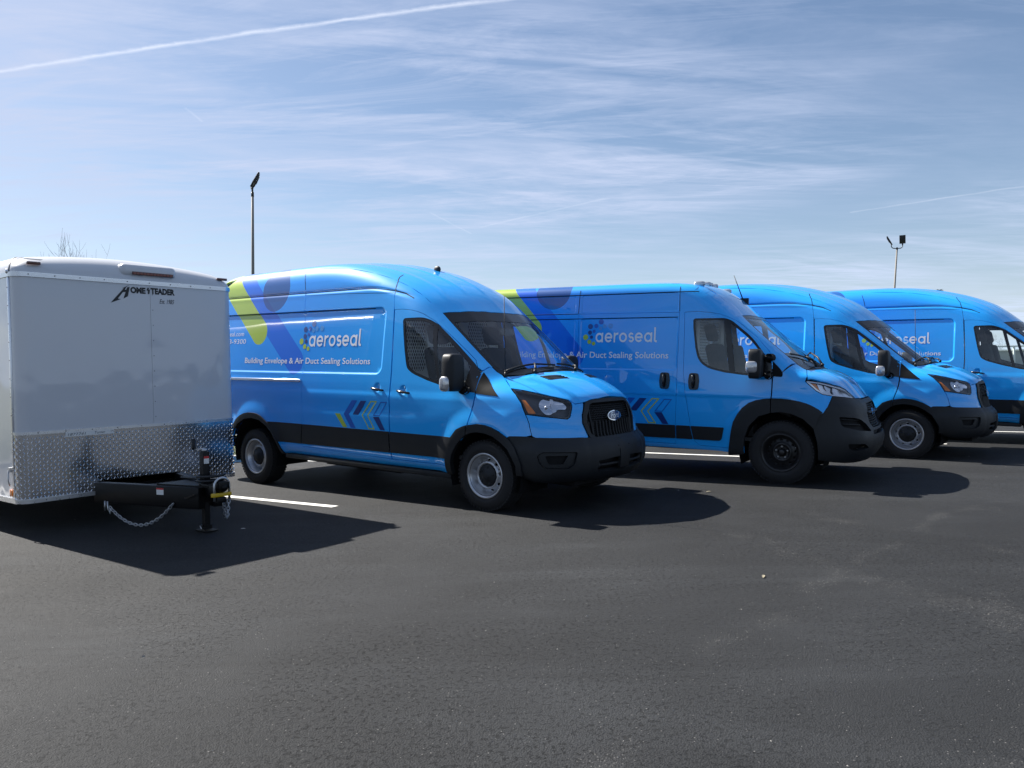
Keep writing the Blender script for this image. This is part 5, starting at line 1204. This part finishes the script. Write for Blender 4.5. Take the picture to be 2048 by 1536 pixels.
    mb = MB(); mb.prism([(.70, -.20), (1.30, -.055), (1.30, .055), (.70, .20)], lambda u, v, w: (u, v, .402+w), .012); mb.prism([(.95, .345), (1.10, .30), (1.25, .345), (1.25, .36), (1.10, .316), (.95, .36)], lambda u, v, w: (u, -.155+.0*w, v), .01); mb.build('drawbar_plate', BLKPNT, T)
    mb = MB(); mb.box(1.18, 1.36, -.05, .05, .33, .425); mb.box(1.33, 1.47, -.045, .045, .40, .46); mb.ellipsoid((1.425, 0, .41), .06, .045, .045, 16); cpl = mb.build('coupler', BLKPNT, T, bevel=.004)
    L = empty('coupler_lock', (1.40, 0, .37)); L.parent = None
    # jack
    mb = MB(); mb.box(1.128, 1.192, -.032, .032, .26, .705); mb.box(1.118, 1.202, -.042, .042, .402, .43); j = mb.build('jack', BLKPNT, T, bevel=.006)
    mb = MB(); mb.box(1.135, 1.185, -.025, .025, .03, .30); mb.build('jack_leg', BLKPNT, j)
    mb = MB(); mb.prism([(-.08, -.06), (.08, -.06), (.095, -.035), (.095, .035), (.08, .06), (-.08, .06), (-.095, .035), (-.095, -.035)], lambda u, v, w: (1.16+u, v, .006+w), .010); mb.box(1.125, 1.195, -.035, .035, .022, .06); mb.build('jack_foot', BLKPNT, j)
    mb = MB(); mb.tube([(1.16, -.034, .055), (1.16, -.06, .06), (1.19, -.065, .035)], .005, 6); mb.build('jack_pin', GALV, j)
    mb = MB(); mb.tube([(1.16, 0, .705), (1.16, 0, .728)], .022, 10); mb.tube([(1.165, 0, .73), (1.10, -.02, .722), (1.04, -.03, .720)], .009, 6); mb.build('crank_arm', GALV, j)
    mb = MB(); mb.tube([(1.04, -.03, .716), (1.04, -.03, .74), (1.04, -.03, .815)], [.013, .018, .018], 10); mb.build('crank_grip', PLASTIC, j)
    mb = MB(); mb.box(1.193, 1.1935, -.026, .022, .60, .665); st = mb.build('warning_sticker', PAPER, j); mb = MB(); mb.box(1.1936, 1.194, -.026, .022, .645, .665); mb.build('sticker_band', REDP, st)
    # sticker on the near beam
    a = np.array([-.02, -.40]); b = np.array([1.23, -.075]); d = (b-a)/np.linalg.norm(b-a); nn = np.array([d[1], -d[0]])
    def onbeam(s0, s1, z0, z1, o): p, q = a+d*s0+nn*(.04+o), a+d*s1+nn*(.04+o); return [(*p, z0), (*q, z0), (*q, z1), (*p, z1)]
    mb = MB(); mb.add(onbeam(.80, .885, .325, .385, .0012), [(0, 1, 2, 3)]); mb.v += []; st = mb.build('warning_sticker', PAPER, bm_, fix=False); mb = MB(); mb.add(onbeam(.80, .885, .370, .385, .0018), [(0, 1, 2, 3)]); mb.build('sticker_band', REDP, st, fix=False)
    # safety chains
    def chain(pts, nm='safety_chain'):
        P_ = [Vector(p) for p in pts]; Ls = [(P_[i+1]-P_[i]).length for i in range(len(P_)-1)]; tot = sum(Ls); step = .034; mb = MB(); k = 0
        for m_ in range(int(tot/step)):
            s_ = m_*step+step/2; i = 0
            while i < len(Ls)-1 and s_ > Ls[i]: s_ -= Ls[i]; i += 1
            t = (P_[i+1]-P_[i]).normalized(); c = P_[i]+t*s_; side = t.cross(Vector((0, 0, 1))); side = side.normalized() if side.length > .05 else Vector((1, 0, 0)); up = side.cross(t)
            u = side if m_ % 2 else up
            mb.tube([tuple(c+t*(.024*math.cos(w))+u*(.0125*math.sin(w))) for w in np.linspace(0, 2*math.pi, 10, endpoint=False)], .0043, 5, closed=True)
        return mb.build(nm, GALV, T, fix=False)
    def sag(p, q, low, n=16):
        out = []
        for k in range(n+1):
            t = k/n; base = Vector(p).lerp(Vector(q), t); dip = 4*t*(1-t); base.z -= dip*((p[2]+q[2])/2-low); out.append(tuple(base))
        return out
    c1 = chain(sag((.22, -.40, .19), (.98, -.20, .26), .045)); mb = MB(); mb.tube([(.15, -.41, .24), (.15, -.41, .15)], .008, 6); mb.tube([(.20, -.41, .24), (.205, -.41, .17), (.225, -.40, .13), (.235, -.40, .18)], .008, 6); mb.build('chain_hook', GALV, c1)
    c2 = chain([(1.40, .0, .33), (1.405, .02, .26)]+sag((1.40, .03, .25), (1.20, .20, .26), .12, 10))
    # wiring loom
    mb = MB(); pts = []
    for t in np.linspace(0, 2*math.pi*2.2, 60): pts.append((1.24+.14*math.cos(t), .01+.10*math.sin(t), .43+.006*t))
    mb.tube([(.55, .12, .42), (.8, .10, .43), (1.0, .06, .44)]+pts, .012, 6); mb.build('wiring_loom', PLASTIC, T)
    return T, L
tr, lock = make_trailer()
tr.location = (-3.673+.05*math.cos(-.666), 7.62+.05*math.sin(-.666), 0); tr.rotation_euler = (0, 0, -.666)
tag(tr, 'white enclosed cargo trailer with bright tread-plate nose and black drawbar', 'trailer')
mb = MB()
for k in (0,): mb.tube([(.0, -.07, -.08), (.0, -.07, .05)]+[(0, -.07*math.cos(t), .05+.065*math.sin(t)) for t in np.linspace(.3, math.pi-.3, 8)]+[(0, .07, .05), (0, .07, -.08)], .011, 8)
mb.build('shackle', GALV, lock)
mb = MB(); mb.box(-.018, .018, -.095, .085, -.045, -.012); mb.build('lock_bar', YEL, lock, bevel=.006)
mb = MB(); mb.box(-.035, .035, -.06, .02, -.095, -.046); mb.build('lock_body', BLKPNT, lock, bevel=.006)
c, s_ = math.cos(-.666), math.sin(-.666); X, Y = 1.42, .0
lock.location = (tr.location.x+c*X-s_*Y, tr.location.y+s_*X+c*Y, .375); lock.rotation_euler = (0, 0, -.666)
tag(lock, 'yellow coupler lock with a steel shackle clamped on the trailer drawbar', 'lock')
# ---------------------------------------------------------------- ground
def asphalt():
    m = bpy.data.materials.new('asphalt'); m.use_nodes = True; t = m.node_tree; b = t.nodes['Principled BSDF']
    c = N(t, 'ShaderNodeTexCoord'); P = c.outputs['Object']
    def noise(sc, det=4, rough=.55, dist=0., vec=P):
        n = N(t, 'ShaderNodeTexNoise', ins={'Scale': sc, 'Detail': det, 'Roughness': rough, 'Distortion': dist}); t.links.new(vec, n.inputs['Vector']); return n.outputs[0]
    mp = N(t, 'ShaderNodeMapping'); mp.inputs['Rotation'].default_value = (0, 0, R(28)); mp.inputs['Scale'].default_value = (.35, 1.5, 1); t.links.new(P, mp.inputs[0])
    big = noise(.28, 4, .6); mid = noise(1.6, 5, .6, .6); fine = noise(150, 3, .75); wear = noise(.9, 7, .65, 1.2, mp.outputs[0])
    vo = N(t, 'ShaderNodeTexVoronoi', ins={'Scale': 135.0}); t.links.new(P, vo.inputs['Vector'])
    patch = RAMP(t, noise(.55, 4, .6, .8), [(.36, .12), (.60, 1)])
    pits = M(t, 'MULTIPLY', RAMP(t, noise(42, 5, .75, .3), [(.38, 1), (.45, 0)]), patch)
    k = M(t, 'ADD', M(t, 'MULTIPLY', RAMP(t, big, [(.38, 0), (.62, 1)]), .55), .66)
    k = M(t, 'MULTIPLY', k, M(t, 'ADD', M(t, 'MULTIPLY', mid, .44), .78))
    k = M(t, 'MULTIPLY', k, M(t, 'ADD', M(t, 'MULTIPLY', RAMP(t, wear, [(.46, 0), (.66, 1)]), .40), .86))
    k = M(t, 'MULTIPLY', k, RAMP(t, fine, [(.30, .45), (.52, .9), (.75, 1.0)]))
    k = M(t, 'MULTIPLY', k, M(t, 'SUBTRACT', 1.0, M(t, 'MULTIPLY', pits, .88)))
    col = MIX(t, 1.0, (.0228, .0246, .0268), k, 'MULTIPLY')
    # scuffed wheel tracks across the aisle: lines of bared pale stone
    sp = N(t, 'ShaderNodeSeparateXYZ'); t.links.new(P, sp.inputs[0]); arcs = 0; wob = M(t, 'MULTIPLY', noise(.8, 3), .9)
    for cx, cy, rad, wd in ((12.5, -4.0, 13.2, .13), (12.9, -4.3, 14.8, .10), (-9.0, 1.0, 12.4, .16), (-10.5, -1.5, 16.2, .13), (16, 2, 11.0, .12)):
        dx = M(t, 'SUBTRACT', sp.outputs[0], cx); dy = M(t, 'SUBTRACT', sp.outputs[1], cy)
        rr = M(t, 'SQRT', M(t, 'ADD', M(t, 'MULTIPLY', dx, dx), M(t, 'MULTIPLY', dy, dy)))
        a = M(t, 'SUBTRACT', 1.0, M(t, 'DIVIDE', M(t, 'ABSOLUTE', M(t, 'SUBTRACT', M(t, 'ADD', rr, wob), rad)), wd), clamp=True); arcs = a if isinstance(arcs, int) else M(t, 'MAXIMUM', arcs, a)
    arcs = M(t, 'MULTIPLY', arcs, RAMP(t, noise(1.1, 5, .65), [(.47, 0), (.62, 1)]))
    rnd_ = N(t, 'ShaderNodeSeparateColor'); t.links.new(vo.outputs['Color'], rnd_.inputs[0])
    th = M(t, 'SUBTRACT', .993, M(t, 'ADD', M(t, 'MULTIPLY', arcs, .22), M(t, 'MULTIPLY', patch, .007)))
    stone = M(t, 'MULTIPLY', M(t, 'GREATER_THAN', rnd_.outputs[0], th), RAMP(t, vo.outputs['Distance'], [(.30, 1), (.50, 0)]))
    col = MIX(t, M(t, 'MULTIPLY', stone, M(t, 'ADD', M(t, 'MULTIPLY', rnd_.outputs[1], .7), .15)), col, (.20, .195, .185))
    col = MIX(t, M(t, 'MULTIPLY', arcs, .13), col, (.085, .083, .08))
    t.links.new(col, b.inputs['Base Color']); b.inputs['Specular IOR Level'].default_value = .26
    t.links.new(M(t, 'ADD', M(t, 'MULTIPLY', mid, .14), .72), b.inputs['Roughness'])
    h = M(t, 'SUBTRACT', M(t, 'ADD', M(t, 'MULTIPLY', vo.outputs['Distance'], -.7), M(t, 'MULTIPLY', fine, .8)), M(t, 'MULTIPLY', pits, .9))
    bp = N(t, 'ShaderNodeBump', ins={'Strength': .9, 'Distance': .005}); t.links.new(h, bp.inputs['Height']); t.links.new(bp.outputs[0], b.inputs['Normal'])
    return m
ASPH = asphalt()
LOTYAW = -.54; ex = Vector((math.cos(LOTYAW), math.sin(LOTYAW), 0)); ey = Vector((-ex.y, ex.x, 0))
mb = MB(); mb.add([(-700, -700, 0), (700, -700, 0), (700, 900, 0), (-700, 900, 0)], [(0, 1, 2, 3)]); tag(mb.build('parking_lot', ASPH, fix=False), kind='structure')
# painted stall lines
LINEM = mat('line_paint', (.72, .71, .66), .7, noise=.14, nscale=22, bump=.4, bscale=90)
ends = [(-1.84, 7.99), (1.14, 9.68), (4.15, 11.2), (7.11, 12.79), (10.0, 14.35), (13.0, 15.9), (-4.85, 6.45), (-7.9, 4.9)]
for x, y in ends:
    p = Vector((x, y, .004)); q = p-ex*5.3; w = ey*.05
    mb = MB(); mb.add([tuple(p-w), tuple(p+w), tuple(q+w), tuple(q-w)], [(0, 1, 2, 3)]); tag(mb.build('stall_line', LINEM, fix=False), kind='structure')
# grass beyond the lot
GR = mat('grass_blades', (.07, .11, .018), .7, noise=.3, nscale=3); SOIL = mat('turf_ground', (.05, .062, .02), .9, noise=.35, nscale=2)
KERB = mat('kerb_concrete', (.34, .33, .31), .85, noise=.15, nscale=9, bump=.4, bscale=60)
row = (Vector((7.11, 12.79, 0))-Vector((-1.84, 7.99, 0))).normalized(); nrm = Vector((-row.y, row.x, 0)); G0 = Vector((-4.45, 12.45, 0))
def strip(d0, d1, z0, z1, nm, m, L0=-60, L1=90):
    a, b, c_, d_ = G0+row*L0+nrm*d0, G0+row*L1+nrm*d0, G0+row*L1+nrm*d1, G0+row*L0+nrm*d1
    mb = MB(); mb.add([(*p.xy, z) for z in (z0, z1) for p in (a, b, c_, d_)], [(3, 2, 1, 0), (4, 5, 6, 7), (0, 1, 5, 4), (1, 2, 6, 5), (2, 3, 7, 6), (3, 0, 4, 7)])
    return mb.build(nm, m, bevel=0)
tag(strip(-.15, 0, -.05, .10, 'kerb', KERB), kind='structure')
tag(strip(.003, 420, -.05, .085, 'lawn', SOIL, -500, 600), kind='structure')
rs = np.random.RandomState(3); n = 26000; u = rs.uniform(-16, 34, n); v = rs.exponential(2.6, n)+.01
V = []; F = []
base = np.array([G0.x, G0.y])+u[:, None]*np.array(row.xy)+v[:, None]*np.array(nrm.xy); ang = rs.uniform(0, 6.28, n); hh = rs.uniform(.05, .13, n); ln = rs.uniform(-.05, .05, (n, 2))
wx, wy = .006*np.cos(ang), .006*np.sin(ang)
A = np.stack([base[:, 0]-wx, base[:, 1]-wy, np.full(n, .08)], -1); B2 = np.stack([base[:, 0]+wx, base[:, 1]+wy, np.full(n, .08)], -1); C2 = np.stack([base[:, 0]+ln[:, 0], base[:, 1]+ln[:, 1], .085+hh], -1)
V = np.stack([A, B2, C2], 1).reshape(-1, 3); me = bpy.data.meshes.new('grass'); me.from_pydata(V.tolist(), [], np.arange(3*n).reshape(-1, 3).tolist()); tag(link('grass', me, GR), 'green grass growing beyond the parking lot edge', 'grass', kind='stuff')
# loose chips on the asphalt
rs = np.random.RandomState(11); mb = MB(); SM = mat('stone_chip', (.22, .21, .195), .8)
for k in range(110):
    y = 1.6+rs.beta(1.1, 1.5)*11; x = rs.uniform(-.72, .72)*y; r = rs.uniform(.002, .0045)*(2.2 if rs.rand() < .05 else 1)
    a = rs.uniform(0, 6.28); ca, sa = math.cos(a)*r, math.sin(a)*r
    mb.add([(x+ca*1.4, y+sa*1.4, .0), (x-sa, y+ca, .0), (x-ca*1.2, y-sa*1.2, .0), (x+sa*.8, y-ca*.8, .0), (x, y, r*.9)], [(0, 1, 4), (1, 2, 4), (2, 3, 4), (3, 0, 4)])
tag(mb.build('stone_chips', SM, fix=False), 'pale loose stone chips scattered over the asphalt', 'gravel', kind='stuff')
LEAF = mat('dry_leaf', (.26, .23, .16), .8)
for i, (x, y, a, lb) in enumerate(((2.10, 8.43, .4, 'dry leaf on the asphalt in front of the snub-nosed van'), (1.59, 5.00, 1.2, 'dry leaf lying alone on the asphalt at the middle right'), (-2.42, 6.93, 0, 'small pale scrap on the asphalt beside the trailer jack foot'))):
    ca, sa = math.cos(a), math.sin(a); s_ = .022 if i < 2 else .014; mb = MB()
    V = [(u*1.6*ca-v*sa, u*1.6*sa+v*ca, w) for u, v, w in ((-1, 0, .02), (-.4, .45, .3), (.4, .4, .35), (1.1, .05, .1), (.4, -.45, .25), (-.4, -.4, .2), (0, 0, .08))]
    mb.add([(x+p*s_, y+q*s_, .004+w*s_) for p, q, w in V], [(0, 6, 1), (1, 6, 2), (2, 6, 3), (3, 6, 4), (4, 6, 5), (5, 6, 0)], 0, True)
    tag(mb.build('dry_leaf' if i < 2 else 'paper_scrap', LEAF if i < 2 else PAPER, fix=False), lb, 'leaf' if i < 2 else 'litter')
# ---------------------------------------------------------------- place the vans
def pose(o, x, y, yaw, rake):
    o.location = (x, y, 0); o.rotation_mode = 'XYZ'; o.rotation_euler = (0, rake, yaw)
GV = 'blue wrapped cargo vans parked side by side'
t1 = make_transit(); pose(t1, .3095, 8.3538, -.6564, .0276)
tag(t1, 'high-roof blue cargo van beside the white trailer, nearest the camera', 'van', GV)
pm = make_promaster(); pose(pm, 3.529, 9.732, -.53, .033)
tag(pm, 'blue van with snub nose, tall black bumper and black steel wheels', 'van', GV)
t3 = copy_tree(t1); pose(t3, 6.114, 11.757, -.647, .0276)
tag(t3, 'high-roof blue van just behind the snub-nosed van, silver wheel showing', 'van', GV)
t4 = copy_tree(t1); pose(t4, 9.105, 13.018, -.657, .0276)
tag(t4, 'farthest blue van at the right, its nose cut off by the picture edge', 'van', GV)
for v in (t3, t4):                                                 # only the nearest van has the roof fin
    for o in [q for q in bpy.data.objects if q.parent == v and q.name.startswith('roof_fin')]: bpy.data.objects.remove(o)
KIDS.clear()
# ---------------------------------------------------------------- lamp posts
POLE = mat('weathered_pole', (.20, .185, .165), .7, noise=.2, nscale=4); LAMPB = mat('lamp_head_black', (.012, .012, .014), .45)
def at_px(X, Y, dist):
    d = _f+_r2*((X-1024)/FPX)-_u2*((Y-768)/FPX); k = dist/d.y; return Vector((d.x*k, dist, CAMH+d.z*k))
def lamp_post(X, dist, Ytop, lean, label, yaw, w, heads):
    top = at_px(X, Ytop, dist); base = Vector((top.x-lean*top.z, dist, 0)); o = empty('lamp_post', base); tag(o, label, 'lamp post', 'floodlight posts beyond the vans')
    h = top.z; lx = lean*h; mb = MB(); mb.tube([(0, 0, 0), (lx*.5, 0, h*.5), (lx, 0, h)], [.085, .07, .055], 12); mb.build('pole', POLE, o)
    mb = MB(); ca, sa = math.cos(yaw), math.sin(yaw)
    pts = [(lx-w*ca, -w*sa, h+.36), (lx-w*ca, -w*sa, h+.12), (lx-w*.7*ca, -w*.7*sa, h+.02), (lx, 0, h+.0), (lx+w*.7*ca, w*.7*sa, h+.02), (lx+w*ca, w*sa, h+.12), (lx+w*ca, w*sa, h+.36)]
    mb.tube(pts, .032, 8); mb.tube([(lx, 0, h-.12), (lx, 0, h+.08)], .06, 10); mb.build('bracket', LAMPB, o)
    for sg, (tilt, spin) in zip((-1, 1), heads):
        c = Vector((lx+sg*w*ca, sg*w*sa, h+.34)); T = Matrix.Translation(c) @ Matrix.Rotation(spin, 4, 'Z') @ Matrix.Rotation(tilt, 4, 'X')
        mb = MB(); mb.box(-.20, .20, -.04, .04, .0, .60, T=T); hd = mb.build('floodlight', LAMPB, o, bevel=.018)
        mb = MB(); mb.box(-.16, .16, .041, .046, .08, .55, T=T); mb.build('diffuser', DIFF, hd)
        mb = MB()
        for k in range(5): mb.box(-.17+.08*k, -.15+.08*k, -.07, -.04, .15, .50, T=T)
        mb.box(-.05, .05, -.045, .045, -.09, .06, T=T); mb.build('cooling_fins', LAMPB, hd)
    return o
DIFF = mat('unlit_lamp_glass', (.05, .05, .055), .2)
lamp_post(505, 34, 388, .022, 'tall weathered lamp post rising behind the nearest van, left of centre', R(106), .22, ((R(30), R(108)), (R(24), R(126))))
lamp_post(1794, 56, 497, .075, 'thin leaning lamp post with two floodlights behind the farthest van', R(0), .40, ((R(28), R(-116)), (R(6), R(-26))))
# ---------------------------------------------------------------- trees
BARK = mat('bare_bark', (.085, .065, .05), .9, noise=.2, nscale=6); NEEDLE = mat('dark_needles', (.018, .035, .014), .8, noise=.3, nscale=4)
def bare_tree_mesh(seed, h, spread, depth=6):
    rs = random.Random(seed); trunk = MB(); br = MB()
    def grow(p, d, ln, r, lev):
        n = 3; pts = [p]; q = p; dd = d.copy()
        for k in range(n):
            dd = (dd+Vector((rs.uniform(-.16, .16), rs.uniform(-.16, .16), rs.uniform(-.02, .12)))).normalized(); q = q+dd*ln/n; pts.append(q)
        r1 = r*.62; (trunk if lev == 0 else br).tube([tuple(a) for a in pts], [r-(r-r1)*k/n for k in range(n+1)], 6 if lev < 2 else 3, cap=False)
        if lev >= depth: return
        for k in range(3 if lev < 4 else 2):
            i = rs.choice((1, 2, 3)) if k else 3; ax = Vector((rs.gauss(0, 1), rs.gauss(0, 1), rs.gauss(0, .35))); nd = (dd+ax.normalized()*rs.uniform(.45, .95)*spread+Vector((0, 0, .18))).normalized()
            grow(pts[i], nd, ln*rs.uniform(.62, .84), max(r1*rs.uniform(.6, .9), .006), lev+1)
    grow(Vector((0, 0, -.1)), Vector((0, 0, 1)), h*.30, h*.022, 0)
    return trunk, br
def bare_tree(X, dist, H, seed, label, spread=1.0, y=None):
    p = at_px(X, 740, dist) if y is None else Vector((X, y, 0)); o = empty('bare_tree', (p.x, p.y, .08)); tag(o, label, 'tree', 'bare trees round the parking lot')
    a, b = bare_tree_mesh(seed, H, spread); a.build('trunk', BARK, o, fix=False); c = b.build('crown', BARK, o, fix=False); c['kind'] = 'stuff'
    return o
b1 = bare_tree(262, 46, 9.3, 5, 'bare tree whose topmost twigs show above the white trailer roof', .9)
b2 = bare_tree(1990, 130, 7.4, 12, 'broad bare tree seen through the farthest van window', 1.15)
bare_tree(150, 44, 8.7, 9, 'bare tree with twigs just above the left part of the trailer roof', .8)
wood = MB()                                                         # far-off woods all round: one mass
spots = [(at_px(X, 740, D).xy, s_) for X, D, s_ in ((620, 150, 1.1), (760, 140, 1.2), (900, 150, 1.0), (1060, 160, 1.2), (1200, 150, 1.1), (1420, 155, 1.2), (1560, 150, 1.0), (2240, 160, 1.2), (2400, 150, 1.1), (-250, 140, 1.2), (-60, 150, 1.1))]
spots += [(Vector(((100+14*math.sin(i*2.3))*math.cos(R(196+i*9.5)), (100+14*math.sin(i*2.3))*math.sin(R(196+i*9.5)))), .8+.35*((i*37) % 10)/10) for i in range(17)]
kinds = [bare_tree_mesh(40+i, 8.0, 1.05, 5) for i in range(3)]
for i, (p, s_) in enumerate(spots):
    ca, sa = math.cos(i*1.7)*s_, math.sin(i*1.7)*s_
    for part_ in kinds[i % 3]: wood.add([(p[0]+ca*x-sa*y, p[1]+sa*x+ca*y, .08+z*s_) for x, y, z in part_.v], part_.f, 0, True)
tag(wood.build('woodland', BARK, fix=False), 'far-off bare woods round the parking lot', 'woods', kind='stuff')
p = at_px(1880, 700, 62); ev = empty('evergreen_tree', (p.x, p.y, .08)); tag(ev, 'dark evergreen whose tip shows over the farthest van roof', 'tree')
rs = random.Random(4); mb = MB(); mb.tube([(0, 0, 0), (0, 0, 6.6)], [.14, .02], 7); mb.build('trunk', BARK, ev)
mb = MB()
for i in range(2600):
    z = 1.0+5.9*rs.random()**.8; r = (7.1-z)*.27*math.sqrt(rs.random())+.03; a = rs.uniform(0, 6.28); s_ = .16
    c = Vector((r*math.cos(a), r*math.sin(a), z)); u = Vector((math.cos(a), math.sin(a), rs.uniform(-.3, .5)))*s_*1.5; v = Vector((-math.sin(a), math.cos(a), rs.uniform(-.4, .4)))*s_*.3
    mb.add([tuple(c-u*.3-v), tuple(c-u*.3+v), tuple(c+u)], [(0, 1, 2)])
cr_ = mb.build('crown', NEEDLE, ev, fix=False); cr_['kind'] = 'stuff'
# ---------------------------------------------------------------- low building seen through the cab
GREYW = mat('pale_grey_cladding', (.34, .36, .35), .7, noise=.06, nscale=2); WHT = mat('white_post_paint', (.75, .76, .74), .6)
a = at_px(1935, 720, 115); b = at_px(2110, 720, 115); bl = empty('low_building', (a.x, a.y, .08)); tag(bl, 'low pale grey building seen through the farthest van window', 'building')
w = b.x-a.x; mb = MB(); mb.box(0, w, 0, 8, 0, 2.55); mb.build('wall', GREYW, bl)
mb = MB(); mb.box(-.2, w+.2, -.2, 8.2, 2.55, 2.75); mb.build('roof', WHT, bl)
for x in np.linspace(.4, w-.4, 5):
    mb = MB(); mb.box(x-.12, x+.12, -.75, -.55, 0, 3.1); mb.build('post', WHT, bl)
mb = MB(); mb.box(.2, w-.2, -.78, -.52, 3.1, 3.3); mb.build('beam', WHT, bl)
